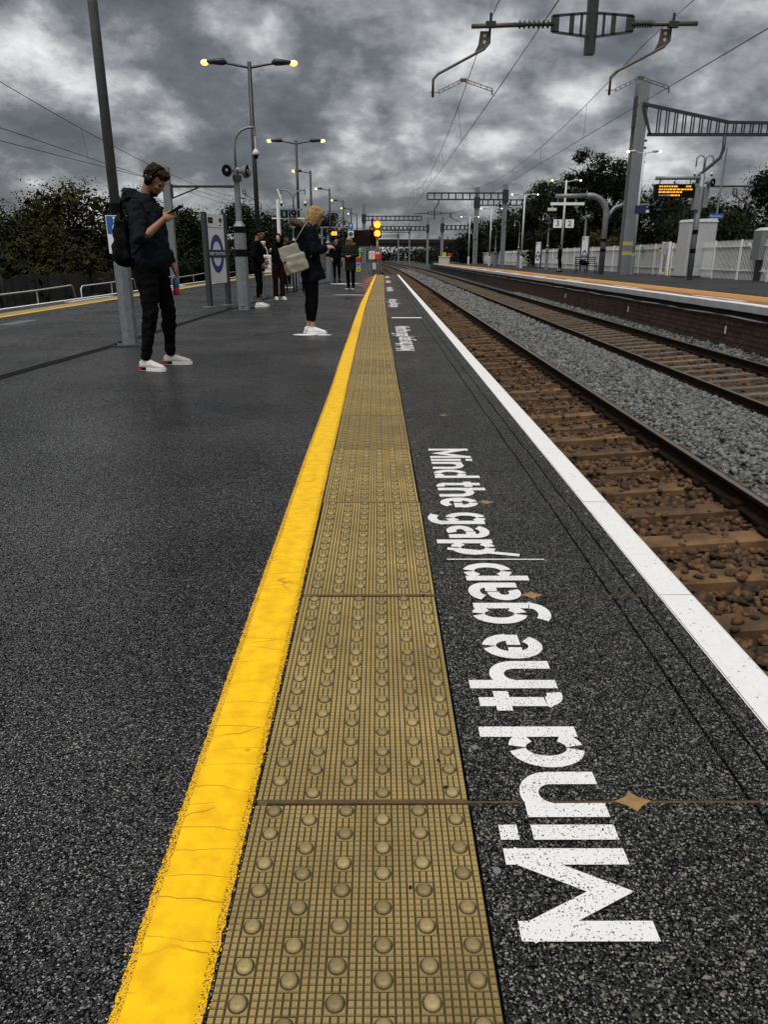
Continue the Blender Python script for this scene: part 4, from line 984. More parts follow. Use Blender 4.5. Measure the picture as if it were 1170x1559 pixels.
MB().tube([(2.85, -.09, zt), (1.78, -.09, zt - .03)], .042, 10).build('support_tube', 'brown_steel', gm, True); MB().tube([(5.30, -.09, zt + .01), (6.28, -.09, zt + .02)], .042, 10).build('support_tube', 'brown_steel', gm, True)
reg_arm(gm, 2.16, zt - .04); reg_arm(gm, 5.79, zt - .0)
for x in (2.16, 5.80): MB().box((x, -.09, zt + .0), (.20, .12, .10)).build('clamp', 'steel_dark', gm); MB().tube([(x, -.09, zt + .04), (x, -.09, zt + .20)], .028, 8).build('wire_clamp', 'steel_dark', gm)
for zz in (8.1, 8.75): MB().box((7.4, 0, zz), (8.4, .12, .12)).build('boom_chord', 'steel_dark', gm)
for i in range(12): MB().box((3.5 + i * .7, 0, 8.425), (.07, .1, .53)).build('boom_web', 'steel_dark', gm)
MB().box((11.5, 0, 4.5), (.32, .32, 9.0)).build('mast', 'steel_galv', gm)
def wire(mb, pts, r=.009): mb.tube(pts, r, 5)
def overhead(label, xs, zc_, zk, Ys, stag):
    t = thing('overhead_line', label, 'overhead wires', group='overhead wires')
    def X(y): return xs + tX(y) + stag * ((-1) ** int(round((y - 17) / 40.0))) * 0
    c = MB(); P_ = []
    y = Ys[0]
    while y <= 250: P_.append((xs + tX(y) + .10 * math.cos((y - 17) / 40 * math.pi) * stag, y, zc_ + tZ(y))); y += 5
    wire(c, P_, .0085); c.build('contact_wire', 'wire', t)
    k = MB(); P2_ = []
    sup = [17 - 48] + [17 + 40 * i for i in range(7)]
    def zk_(y):
        for a, b in zip(sup, sup[1:]):
            if a <= y <= b: f = (y - a) / (b - a); return zk - 4 * (zk - zc_ - .42) * f * (1 - f)
        return zk
    y = Ys[0]
    while y <= 250: P2_.append((xs + tX(y) - .04 + .0 * stag, y, zk_(y) + tZ(y))); y += 2.5
    wire(k, P2_, .0085); k.build('catenary_wire', 'wire', t)
    y = 11.0
    while y < 110:
        if min(abs(y - s_) for s_ in sup) > 2:
            d = MB(); xx = xs + tX(y); wire(d, [(xx - .04, y, zk_(y) + tZ(y)), (xx + .10 * math.cos((y - 17) / 40 * math.pi) * stag, y, zc_ + tZ(y))], .005); d.build('dropper', 'wire', t)
        y += 6.2
    return t
overhead('overhead wires above the near track', 2.20, 4.14, 5.55, (1.0,), 1)
overhead('overhead wires above the second track', 5.86, 4.24, 5.60, (1.0,), -.6)
t = overhead('overhead wires on the left beyond the island platform', -8.6, 3.72, 4.85, (1.0,), .6)
fd = thing('feeder_wire', 'loose feeder wires crossing the sky on the left', 'overhead wires', group='overhead wires'); m_ = MB(); wire(m_, [(-8.9, 2, 3.15), (-8.9, 38, 4.0), (-8.9, 90, 4.6)], .008); m_.build('wire', 'wire', fd); m_ = MB(); wire(m_, [(-14, 20, 2.0), (-13.5, 40, 2.2), (-13, 60, 2.6)], .01); m_.build('wire', 'wire', fd)
# left mast with cantilever
lm = thing('overhead_mast', 'grey mast with horizontal cantilever behind the man in the hoodie', 'mast', (-10.15, 37.5, -1.1))
MB().box((0, 0, 3.0), (.34, .30, 6.1)).build('mast', 'steel_galv', lm); MB().box((.24, 0, 5.0), (.06, .1, .62)).build('bracket', 'steel_dark', lm)
MB().box((1.7, 0, 5.22), (2.95, .10, .10)).build('cantilever', 'steel_dark', lm); MB().bar((.24, 0, 4.72), (1.5, 0, 5.18), .06).build('strut', 'steel_dark', lm); insulator(lm, (2.6, 0, 5.22), (3.2, 0, 5.22)); reg_arm(lm, 3.55, 5.15, 1, .75, False)
# right mast with truss boom
rm = thing('overhead_mast', 'tall grey mast with truss boom and yellow bands on the opposite platform', 'mast', (14.22, 45.2, 0))
for sy in (-1, 1): MB().box((0, sy * .30, 5.0), (.62, .035, 10.0)).build('flange', 'steel_galv', rm)
MB().box((0, 0, 4.99), (.05, .56, 9.98)).build('web', 'steel_galv', rm)
for z in (1.18, 1.72): MB().box((0, -.324, z), (.64, .012, .20)).build('yellow_band', 'band_yellow', rm)
MB().box((-.34, -.1, 8.5), (.07, .5, 1.5)).build('fixing_plate', 'steel_dark', rm)
ZT = [(0.1, 8.86), (4.75, 7.98)]; zb = 7.36
MB().bar((.0, -.36, 8.86), (4.75, -.36, 7.98), .12, .16).build('top_chord', 'steel_dark', rm); MB().bar((4.75, -.36, 7.97), (12, -.36, 7.85), .12, .15).build('top_chord', 'steel_dark', rm)
MB().bar((.4, -.36, zb), (12, -.36, zb), .12, .16).build('bottom_chord', 'steel_dark', rm); MB().bar((.02, -.37, 8.8), (.55, -.37, zb), .10, .12).build('end_post', 'steel_dark', rm)
for i in range(24):
    for dx in (-.07, .07):
        x = .95 + i * .47 + dx; ztp = float(np.interp(x, [0, 4.75, 12], [8.86, 7.98, 7.85])); MB().box((x, -.36, (ztp + zb) / 2), (.055, .08, ztp - zb - .12)).build('web_bar', 'steel_dark', rm)
MB().tube([(4.7, -.36, 7.3), (4.72, -.36, 6.6), (4.6, -.36, 6.2), (3.6, -.36, 5.35), (3.5, -.36, 5.2), (3.5, -.36, 4.3)], .09, 10).build('drop_tube', 'steel_dark', rm, True)
drop_frame(rm, 3.5, 4.75, 1); insulator(rm, (4.3, -.36, 4.75), (5.2, -.36, 4.75)); MB().tube([(5.2, -.36, 4.75), (6.5, -.36, 4.75)], .05, 8).build('support_tube', 'steel_dark', rm); reg_arm(rm, 5.75, 4.72, 1, 1.3, False)
for i in range(4): MB().box((.40, -.2, 6.0 + i * .36), (.14, .1, .10)).build('climbing_step', 'steel_dark', rm)
# distant gantries
def gantry(label, y, xm, x1, z0, dz, mz, m='steel_dark', drop=None, holes=False, mw=.45, xm2=None, zoff=0):
    t = thing('overhead_gantry', label, 'gantry', (0, y, 0), 0, 'distant gantries')
    for xx in ([xm] if xm2 is None else [xm, xm2]): MB().box((xx, 0, mz / 2 - .6), (mw, mw, mz + 1.2)).build('mast', 'steel_galv' if xx == xm else 'steel_dark', t); MB().box((xx, -.1, z0 + dz / 2), (mw * 1.35, mw * 1.2, dz * 2.0)).build('mast_clamp', 'steel_dark', t)
    for z in (z0, z0 + dz): MB().box(((xm + x1) / 2, 0, z), (abs(x1 - xm), .14, .16)).build('boom_chord', m, t)
    n = max(4, int(abs(x1 - xm) / (dz * 1.12)))
    for i in range(n + 1): MB().box((xm + (x1 - xm) * i / n, 0, z0 + dz / 2), (.30 if holes else .15, .12, dz)).build('boom_web', m, t)
    if drop is not None:
        for dx, dzz in drop:
            MB().tube([(dx + .35, 0, z0 - .05), (dx + .3, 0, z0 - .5), (dx - .15, 0, z0 - 1.05), (dx - .15, 0, z0 - 2.3)], .07, 8).build('drop_tube', m, t)
            drop_frame(t, dx - .15, z0 - 1.55, 1); drop_frame(t, dx - .15, z0 - 1.55, -1)
            MB().tube([(dx - 2.6, 0, z0 - 1.6), (dx - .9, 0, z0 - 1.55)], .055, 8).build('support_tube', m, t); MB().tube([(dx + .6, 0, z0 - 1.55), (dx + 2.4, 0, z0 - 1.5)], .055, 8).build('support_tube', m, t)
            reg_arm(t, dx + 1.7, z0 - 1.55, 1, 1.3, False)
    return t
gantry('nearest distant gantry reaching left over the tracks from a grey mast', 96, 14.9, 5.45, 7.55, .72, 9.2, drop=((6.5, 0),), mw=.50)
gantry('grey gantry mast with lower boom left of the tallest distant mast', 112, 13.4, 23, 7.9, .7, 10.2, mw=.60)
gantry('gantry reaching right over the tracks from a dark mast above the signal', 128, -3.0, 6.4, 6.6, .62, 9.0, mw=.55)
gantry('gantry with a white-holed boom far down the line', 160, 9.3, -2.5, 6.1, .75, 8.4, holes=True, mw=.45)
gantry('far gantry with boom across the tracks beside the woodland', 150, 11.5, 26, 5.9, .75, 8.2, holes=True, mw=.55)
gantry('farther gantry of thin dark masts beyond the signal', 190, 6.6, -4.5, 6.6, .6, 8.8, mw=.3, xm2=-4.5)
gantry('farthest gantry in front of the bridge', 225, 4.6, -9, 6.4, .55, 8.4, mw=.35, xm2=-9)
# bridge
br = thing('road_bridge', 'dark girder bridge crossing the line in the distance', 'bridge', (0, 255, 0))
MB().box((10, 0, 4.6), (120, 6, 1.0)).build('deck', 'mortar', br); MB().box((10, -3.1, 5.7), (120, .2, 1.3)).build('parapet', 'mortar', br)
for i in range(30): MB().box((-45 + i * 3.7, -3.25, 5.7), (.25, .15, 1.35)).build('stiffener', 'steel_dark', br)
for x in (-22, 34): MB().box((x, 0, 1.5), (14, 7, 6.0)).build('abutment', 'mortar', br)

# --- opposite platform furniture
pal = palisade('palisade_fence', 'long pale grey palisade fence along the back of the opposite platform', (16.25, 29.5, 0), (16.25, 160, 0), 1.74, .135, 'fence_pale', pw=.064, rails=(.42, 1.45))
MB().bar((5.0, -.05, 1.55), (2.9, -.05, .15), .05).build('brace', 'fence_pale', pal)
gt = thing('gate_posts', 'pale gate frame with yellow base in the palisade fence', 'gate', (16.1, 43.4, 0), R(90))
for x in (0, 1.0): MB().box((x, .02, .9), (.16, .12, 1.8)).build('gate_post', 'fence_pale', gt)
MB().box((.5, .02, 1.74), (.84, .08, .08)).build('gate_rail', 'fence_pale', gt); MB().box((.55, .08, 1.3), (.28, .12, .42)).build('lock_box', 'steel_pale', gt); MB().box((0, .09, .16), (.18, .06, .28)).build('yellow_base', 'yellow_sign', gt); MB().box((.5, .02, .1), (.84, .08, .1)).build('gate_rail', 'fence_pale', gt)
gn_ = thing('notice_sign', 'green notice on the pale palisade fence', 'sign', (16.12, 48.1, 1.4)); MB().box((0, 0, 0), (.02, .45, .34)).build('plate', 'green_sign', gn_); MB().box((-.012, 0, .05), (.006, .3, .05)).build('text_bar', 'white_sign', gn_)
ys_ = thing('warning_sign', 'yellow notice on the pale palisade fence beside the gate', 'sign', (16.12, 44.9, 1.42)); MB().box((0, 0, 0), (.02, .55, .28)).build('plate', 'yellow_sign', ys_); MB().box((-.012, 0, .03), (.006, .36, .05)).build('text_bar', 'black', ys_)
cabt = thing('equipment_cabinet', 'tall pale grey equipment cabinet by the departure board pole', 'cabinet', (15.35, 39.0, 0), R(12))
MB().box((.75, .45, .04), (1.66, 1.0, .08)).build('plinth', 'charcoal', cabt); MB().box((.75, .45, 1.36), (1.55, .9, 2.56)).build('cabinet_body', 'steel_pale', cabt)
MB().box((.75, -.008, 1.58), (1.40, .02, 2.02)).build('cabinet_door', 'steel_pale', cabt); MB().box((.75, -.008, .30), (1.40, .02, .42)).build('lower_panel', 'steel_pale', cabt)
rf_ = MB(); rf_.add([(-.05, -.05, 2.64), (1.55, -.05, 2.64), (1.55, .95, 2.64), (-.05, .95, 2.64), (.02, .02, 2.76), (1.48, .02, 2.82), (1.48, .88, 2.82), (.02, .88, 2.76)], [(0, 1, 5, 4), (1, 2, 6, 5), (2, 3, 7, 6), (3, 0, 4, 7), (4, 5, 6, 7)]); rf_.build('cabinet_roof', 'steel_pale', cabt)
for z in (.56,): MB().box((.35, -.02, z), (.35, .012, .02)).build('hinge_line', 'charcoal', cabt); MB().box((1.15, -.02, z), (.35, .012, .02)).build('hinge_line', 'charcoal', cabt)
cb2 = thing('equipment_box', 'dark grey equipment box on a pedestal at the right frame edge', 'cabinet', (16.05, 33.0, 0))
MB().box((.45, .2, .44), (.62, .5, .88)).build('pedestal', 'steel_dark', cb2); MB().box((.45, .2, 1.46), (1.0, .7, 1.18)).build('box_body', 'steel_galv', cb2); MB().box((.22, -.155, 1.46), (.02, .01, 1.1)).build('door_gap', 'charcoal', cb2)
rf_ = MB(); rf_.add([(-.06, -.17, 2.05), (.96, -.17, 2.05), (.96, .57, 2.05), (-.06, .57, 2.05), (.10, .0, 2.17), (.8, .0, 2.17), (.8, .4, 2.17), (.10, .4, 2.17)], [(0, 1, 5, 4), (1, 2, 6, 5), (2, 3, 7, 6), (3, 0, 4, 7), (4, 5, 6, 7)]); rf_.build('box_lid', 'steel_pale', cb2)
# departure board pole
dp = thing('departure_board', 'departure board with amber text on a grey pole with two dome cameras', 'display', (14.15, 35.3, 0))
MB().tube([(0, 0, 0), (0, 0, 4.45)], [.13, .115], 14).build('pole', 'steel_galv', dp, True)
for z in (1.25, 2.05): MB().tube([(0, 0, z - .10), (0, 0, z + .10)], .131, 14, cap=False).build('black_band', 'black', dp)
MB().tube([(.12, 0, 4.28), (-2.05, 0, 4.28)], .075, 10).build('arm', 'steel_galv', dp, True)
dbx = MB().box((-1.2, -.02, 3.75), (1.72, .30, .56)).build('display_case', 'black', dp)
ra = random.Random(4)
for r_, z in enumerate((3.93, 3.81, 3.70, 3.57)):
    x = -1.92 + (.0 if r_ < 3 else .02); segs = []
    while x < (-.45 if r_ in (1,) else -.62 if r_ == 0 else -.9 if r_ == 2 else -1.0):
        w_ = ra.uniform(.05, .16); 
        if not (r_ == 0 and -1.2 < x < -.85): MB().box((x + w_ / 2, -.178, z), (w_, .012, .055)).build('text_segment', 'amber' if not (r_ == 3 and x < -1.5) else 'steel_pale', dbx)
        x += w_ + .035
for x in (-1.85, -.5): MB().tube([(x, 0, 4.22), (x, 0, 4.0)], .03, 8).build('hanger', 'steel_galv', dp)
MB().box((-.17, -.05, 3.45), (.26, .3, .95)).build('side_box', 'steel_galv', dp); MB().box((.22, -.02, 3.5), (.22, .3, .85)).build('side_box', 'steel_galv', dp)
for sd in (-1, 1):
    MB().tube([(.03 + sd * .02, 0, 4.4), (.03 + sd * .03, 0, 5.0)] + [(.03 + sd * (.2 - .17 * math.cos(R(a))), 0, 5.05 + .14 * math.sin(R(a))) for a in (20, 60, 100, 140, 180)] + [(.03 + sd * .37, 0, 4.75)], .032, 8).build('swan_neck', 'steel_galv', dp, True); dome_cam(dp, .03 + sd * .37, 4.85, .35)
horn(dp, (.25, -.1, 4.1), R(-60), 1.7); horn(dp, (-.1, .1, 4.0), R(150), 1.6)
MB().tube([(-.16, -.08, .0), (-.18, -.08, 1.2), (-.16, -.08, 3.0)], .018, 6).build('conduit', 'steel_galv', dp)
# big bent pipe column with hung strip lights
bp_ = thing('pipe_lamp', 'thick bent pipe column carrying strip lights above the bench', 'lamp post', (13.15, 46.2, 0))
MB().tube([(0, 0, 0), (0, 0, 3.35)] + [(-1.0 + 1.0 * math.cos(R(a)), 0, 3.35 + 1.0 * math.sin(R(a))) for a in (20, 40, 60, 80, 90)] + [(-1.25, 0, 4.36)], .17, 16).build('bent_column', 'steel_galv', bp_, True)
MB().tube([(-1.2, 0, 4.36), (-3.05, 0, 4.34)], .115, 12).build('pipe_arm', 'steel_galv', bp_, True)
MB().tube([(.05, .1, 2.9), (.18, .1, 3.3), (.5, .1, 3.72), (.95, .1, 3.86), (1.0, .1, 3.86)], .12, 12).build('bent_branch', 'steel_galv', bp_, True); MB().tube([(.98, .1, 3.86), (2.35, .1, 3.88)], .07, 10).build('pipe_arm', 'steel_galv', bp_)
for z in (1.36, 1.92): MB().tube([(0, 0, z - .09), (0, 0, z + .09)], .172, 16, cap=False).build('black_band', 'black', bp_)
for x0, x1, z, yy in ((-3.3, -1.35, 3.92, 0), (1.3, 2.5, 3.52, .1)):
    MB().box(((x0 + x1) / 2, yy, z), (x1 - x0, .2, .15)).build('strip_light', 'white_sign', bp_)
    for x in (x0 + .4, x1 - .5): MB().box((x, yy, z + .22), (.05, .04, .3)).build('hanger', 'steel_galv', bp_)
    cmr = MB().box((x0 + .1, yy, z - .3), (.5, .16, .16)).build('camera', 'porcelain', bp_); MB().box((x0 + .1, yy, z - .15), (.05, .05, .2)).build('camera_stem', 'porcelain', cmr)
lw = lamp_post('white double-armed lamp post in front of the tall banded mast', (14.35, 44.2, 0), 6.45, (-1, 1), 'steel_pale', 'lamp_cool', r=.075, mbase='steel_galv', reach=.85, bh=1.1)
MB().box((.1, -.08, 3.5), (.62, .04, .42)).build('blue_sign_plate', 'navy', lw)
l32 = lamp_post('pale double-armed lamp post with platform number signs beside the person in black', (12.75, 55.2, 0), 6.0, (-1, 1), 'steel_pale', 'lamp_on', r=.085, mbase='steel_pale', reach=.95)
for x, s_ in ((-.42, '3'), (.42, '2')): p = MB().box((x, -.1, 3.2), (.6, .04, .55)).build('number_plate', 'white_sign', l32); text(s_, .5, 'black', p, (x, -.125, 3.2), bold=.006)
spk = thing('loudspeaker_post', 'loudspeaker post behind the bench on the opposite platform', 'post', (14.55, 56, 0)); MB().tube([(0, 0, 0), (0, 0, 2.2)], .17, 8).build('base_box', 'steel_galv', spk); MB().tube([(0, 0, 1.75), (0, 0, 1.98)], .175, 8).build('black_band', 'black', spk); MB().tube([(0, 0, 2.2), (0, 0, 3.6)], .085, 10).build('column', 'steel_galv', spk); horn(spk, (.1, -.1, 3.7), R(-50), 2.2); horn(spk, (-.12, .05, 3.6), R(200), 1.9)
# distant posts and lamps on the opposite platform
for i, (x, y, h, w) in enumerate(((12.6, 70, 6.2, 'lamp post beside the far pale fence, nearest of the far lamps'), (12.2, 88, 6.1, 'lamp post between the two distant gantry masts'), (11.6, 104, 6.0, 'far lamp post left of the grey gantry masts'))):
    lamp_post('pale ' + w, (x, y, 0), h, (-1, 1), 'steel_pale', 'lamp_cool', r=.09, mbase='steel_pale', reach=1.1)
for i, (x, y, w) in enumerate(((13.2, 62, 'left of the person in black'), (13.0, 74, 'right of the nearest gantry mast'), (12.4, 85, 'between the gantry masts'), (11.5, 97, 'left of the gantry masts'))):
    cctv_post('grey camera and loudspeaker post on the opposite platform, ' + w, (x, y, 0), (-1,), h=4.2, zs=3.1, horns=((-70, .1),), zb=1.8, rr=.4)
nb2 = name_board('far station name board near the second gantry mast', (13.3, 66, 0), R(-62), h=2.2)
fsign = thing('warning_sign', 'red and white notice on the far fence end', 'sign', (11.3, 130, 1.2)); MB().box((0, 0, .1), (.75, .05, .55)).build('plate', 'red_sign', fsign); MB().box((-.9, 0, .1), (.6, .05, .8)).build('plate', 'yellow_sign', fsign)
palisade('palisade_fence', 'grey palisade fence across the far end of the opposite platform', (12.2, 128, 0), (16.2, 128, 0), 1.9, .16, 'fence_grey', pw=.09)
bs_ = thing('street_sign', 'small blue name sign on a thin pole beyond the fence', 'sign', (17.4, 41, 0)); MB().tube([(0, 0, 0), (.1, 0, 6.2)], .05, 8).build('pole', 'steel_galv', bs_); p = MB().box((0, -.08, 3.0), (.72, .03, .24)).build('plate', 'blue_sign', bs_); text('West Drayton', .11, 'white_sign', p, (0, -.098, 3.0))
# bench
bn = thing('bench', 'metal bench with slatted seat on the opposite platform', 'bench', (13.15, 49.7, 0), R(-4))
for x in (-.62, 0, .62):
    MB().tube([(x, -.3, 0), (x, -.3, .62)], .025, 6).build('leg', 'black', bn); MB().tube([(x, .25, 0), (x, .25, .5), (x, .38, 1.02)], .025, 6).build('leg', 'black', bn); MB().tube([(x, -.32, .62), (x, .27, .62)], .025, 6).build('armrest', 'black', bn)
for i in range(5): MB().box((0, -.25 + i * .11, .47), (1.32, .06, .03)).build('seat_slat', 'steel_dark', bn)
for i in range(4): MB().box((0, .28 + i * .03, .60 + i * .12), (1.32, .02, .05)).build('back_slat', 'steel_dark', bn)
bgb = thing('black_bag', 'black bag lying on the bench', 'bag', (12.95, 49.65, .5)); solid('bag_body', MB().ell((0, 0, .14), (.30, .2, .15)).ell((.2, 0, .1), (.22, .18, .1)).ell((-.12, 0, .22), (.14, .12, .1)), .03, 'cloth_black', bgb, 2, .02, 6)

# --- left boundary: tube handrails and board fence
ra = random.Random(11)
y = 13.0; n = 0
while y < 60:
    ln = 6.2; hr = thing('handrail', 'bent grey tube handrail beyond the left platform edge' , 'handrail', (-10.05, y, -.97), R(90), 'tube handrails along the left boundary')
    k = ra.uniform(-.02, .05)
    MB().tube([(0, 0, 0), (.03, 0, .92 + k), (.16, 0, 1.0 + k), (3.0, 0, 1.03 + k), (ln - .75, 0, 1.08 + k), (ln - .62, 0, 1.04 + k), (ln - .3, 0, 0)], .024, 8).build('rail_tube', 'steel_pale', hr, True)
    MB().tube([(2.95, 0, 0), (2.95, 0, 1.03 + k)], .022, 8).build('upright', 'steel_pale', hr)
    n += 1; y += ln
for i, o in enumerate([o for o in bpy.data.objects if o.name.startswith('handrail')]): o['label'] = 'bent grey tube handrail beyond the left platform edge, %s from the near end' % ['first', 'second', 'third', 'fourth', 'fifth', 'sixth', 'seventh', 'eighth', 'ninth'][i]
bf = thing('board_fence', 'dark weathered board fence under the left trees', 'fence', (-12.5, 12, -1.1), R(90))
bms_ = [MB().box((0, 0, .72 + q * .02), (.155, .022, 1.44 + q * .04)).mesh('board', 'fence_wood') for q in range(3)]
for i in range(290):
    o = link('board', bms_[ra.randrange(3)], bf, (i * .165, ra.uniform(-.012, .012), 0)); o.rotation_euler = (0, ra.uniform(-.02, .02), 0)
for i in range(19): MB().box((i * 2.6, -.05, .78), (.10, .09, 1.56)).build('fence_post', 'fence_wood', bf)

# ================================================================ TREES
def tree(name, label, loc, h, rx, ry, n, m, seed, z0=.25, leaf=.16, clumps=60, group='trees', trunk_r=.16, conical=0., parts=True, cz=None):
    n = int(n * 1.6); r_ = np.random.default_rng(seed); rp = random.Random(seed)
    t = thing(name, label, 'tree', loc, 0, group)
    tk = MB(); top = h * .86
    P_ = [(0, 0, -.1)]; 
    for i in range(1, 6): P_.append((rp.uniform(-.12, .12) * i * .4, rp.uniform(-.12, .12) * i * .4, top * i / 5))
    tk.tube(P_, [trunk_r * (1 - .16 * i) for i in range(6)], 8)
    for i in range(11):
        f = rp.uniform(.25, .9); b = Vector(P_[int(f * 5)]).lerp(Vector(P_[min(5, int(f * 5) + 1)]), f * 5 % 1); a = rp.uniform(0, 6.28); k = rp.uniform(.45, .95) * (1.1 - f * .6)
        e_ = b + Vector((math.cos(a) * rx * k, math.sin(a) * ry * k, rp.uniform(.15, .5) * h * .35)); mdl = b.lerp(e_, .5) + Vector((0, 0, h * .04))
        tk.tube([b, mdl, e_], [trunk_r * .42, trunk_r * .26, trunk_r * .08], 6)
    tk.build('trunk', 'bark', t, True)
    zc = h * (.5 + z0 / 2); rz = h * (1 - z0) / 2
    C_ = []
    while len(C_) < clumps:
        p = r_.uniform(-1, 1, 3); d = np.linalg.norm(p)
        if d > 1 or d < .35 and rp.random() < .7: continue
        sh = 1 - conical * (p[2] + 1) / 2
        C_.append((p[0] * rx * sh, p[1] * ry * sh, zc + p[2] * rz))
    C_ = np.array(C_); w = r_.uniform(.5, 1.5, clumps); ci = r_.choice(clumps, n, p=w / w.sum()); cs = r_.uniform(.15, .30, clumps) * (rx + ry) / 2
    pos = C_[ci] + np.clip(r_.normal(0, 1, (n, 3)), -1.7, 1.7) * cs[ci][:, None] * np.array([1, 1, .75])
    bigl = r_.random(n) < .16; pos[bigl] = C_[ci[bigl]] + (pos[bigl] - C_[ci[bigl]]) * .7
    pos[:, 2] = np.maximum(pos[:, 2], h * .03)
    nr = (pos - C_[ci]) / cs[ci][:, None] * .55 + np.array([0, 0, .75]) + r_.normal(0, .55, (n, 3)); nr /= np.linalg.norm(nr, axis=1)[:, None]
    u = np.cross(nr, r_.normal(0, 1, (n, 3))); u /= np.linalg.norm(u, axis=1)[:, None]; v = np.cross(nr, u)
    s = .62 * leaf * r_.uniform(.6, 1.35, n)[:, None] * np.where(bigl, 2.6, 1.0)[:, None]
    V = np.stack([pos - u * s * .5, pos + v * s * .28, pos + u * s * .55, pos - v * s * .28], 1).reshape(-1, 3); F = np.arange(4 * n).reshape(-1, 4)
    cr_ = r_.random(clumps); at = np.repeat(np.clip(.7 * cr_[ci] + .3 * r_.random(n), 0, 1), 4)
    big_mesh('crown', V, F, m, t, at); return t
tl = 'trees left of the island platform'
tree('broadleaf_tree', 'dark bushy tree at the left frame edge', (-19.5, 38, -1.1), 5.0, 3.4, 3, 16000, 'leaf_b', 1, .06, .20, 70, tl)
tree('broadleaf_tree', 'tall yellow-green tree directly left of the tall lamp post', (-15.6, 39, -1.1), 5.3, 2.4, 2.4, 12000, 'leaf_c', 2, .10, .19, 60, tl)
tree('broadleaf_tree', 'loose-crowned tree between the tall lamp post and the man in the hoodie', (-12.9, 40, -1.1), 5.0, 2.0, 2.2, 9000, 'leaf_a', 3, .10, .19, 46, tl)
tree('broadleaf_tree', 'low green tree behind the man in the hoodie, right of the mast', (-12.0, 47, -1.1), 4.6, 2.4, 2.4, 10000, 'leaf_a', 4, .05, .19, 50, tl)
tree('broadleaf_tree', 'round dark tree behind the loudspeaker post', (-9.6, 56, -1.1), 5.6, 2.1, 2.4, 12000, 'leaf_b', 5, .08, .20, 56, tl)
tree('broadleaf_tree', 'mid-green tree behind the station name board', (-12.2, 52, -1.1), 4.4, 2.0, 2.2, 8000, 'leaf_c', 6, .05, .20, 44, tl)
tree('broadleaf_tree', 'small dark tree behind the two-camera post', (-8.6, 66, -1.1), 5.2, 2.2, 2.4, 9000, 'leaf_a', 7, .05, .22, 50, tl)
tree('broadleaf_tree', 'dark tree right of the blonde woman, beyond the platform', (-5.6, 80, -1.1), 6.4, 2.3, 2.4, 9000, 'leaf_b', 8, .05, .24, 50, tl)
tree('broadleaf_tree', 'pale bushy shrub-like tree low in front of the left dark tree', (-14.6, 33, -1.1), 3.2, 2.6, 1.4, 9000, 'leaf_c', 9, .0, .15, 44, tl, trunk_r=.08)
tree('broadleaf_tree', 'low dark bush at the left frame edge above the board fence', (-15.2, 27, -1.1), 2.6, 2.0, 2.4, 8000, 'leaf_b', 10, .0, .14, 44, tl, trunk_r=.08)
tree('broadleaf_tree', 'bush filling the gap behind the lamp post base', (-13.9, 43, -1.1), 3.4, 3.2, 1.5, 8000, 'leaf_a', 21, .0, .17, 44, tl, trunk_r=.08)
tr_ = 'trees behind the opposite platform'
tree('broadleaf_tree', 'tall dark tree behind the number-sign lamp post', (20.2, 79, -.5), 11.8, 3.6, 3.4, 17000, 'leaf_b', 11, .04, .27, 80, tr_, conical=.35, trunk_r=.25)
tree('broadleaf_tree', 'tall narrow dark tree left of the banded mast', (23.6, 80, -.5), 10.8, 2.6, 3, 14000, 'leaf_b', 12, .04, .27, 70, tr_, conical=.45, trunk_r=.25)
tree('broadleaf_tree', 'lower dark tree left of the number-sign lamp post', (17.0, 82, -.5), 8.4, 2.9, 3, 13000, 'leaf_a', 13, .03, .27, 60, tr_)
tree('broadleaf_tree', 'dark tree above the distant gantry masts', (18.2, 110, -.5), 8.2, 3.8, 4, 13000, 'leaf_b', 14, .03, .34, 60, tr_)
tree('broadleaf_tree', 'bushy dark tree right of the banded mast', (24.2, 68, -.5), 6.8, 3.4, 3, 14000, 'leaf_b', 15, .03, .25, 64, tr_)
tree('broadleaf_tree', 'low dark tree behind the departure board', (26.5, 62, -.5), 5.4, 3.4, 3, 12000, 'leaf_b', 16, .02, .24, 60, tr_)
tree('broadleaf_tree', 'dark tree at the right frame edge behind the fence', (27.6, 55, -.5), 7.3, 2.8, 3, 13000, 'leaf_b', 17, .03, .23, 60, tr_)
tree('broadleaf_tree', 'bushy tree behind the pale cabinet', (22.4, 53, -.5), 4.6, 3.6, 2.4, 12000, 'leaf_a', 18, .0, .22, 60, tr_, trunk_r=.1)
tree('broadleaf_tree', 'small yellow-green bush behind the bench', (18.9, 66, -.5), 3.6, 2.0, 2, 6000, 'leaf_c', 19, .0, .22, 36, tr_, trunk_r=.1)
tree('broadleaf_tree', 'dark bush between the tall tree and the distant masts', (15.4, 125, -.5), 6.4, 3.6, 3, 9000, 'leaf_b', 20, .0, .34, 44, tr_, trunk_r=.1)
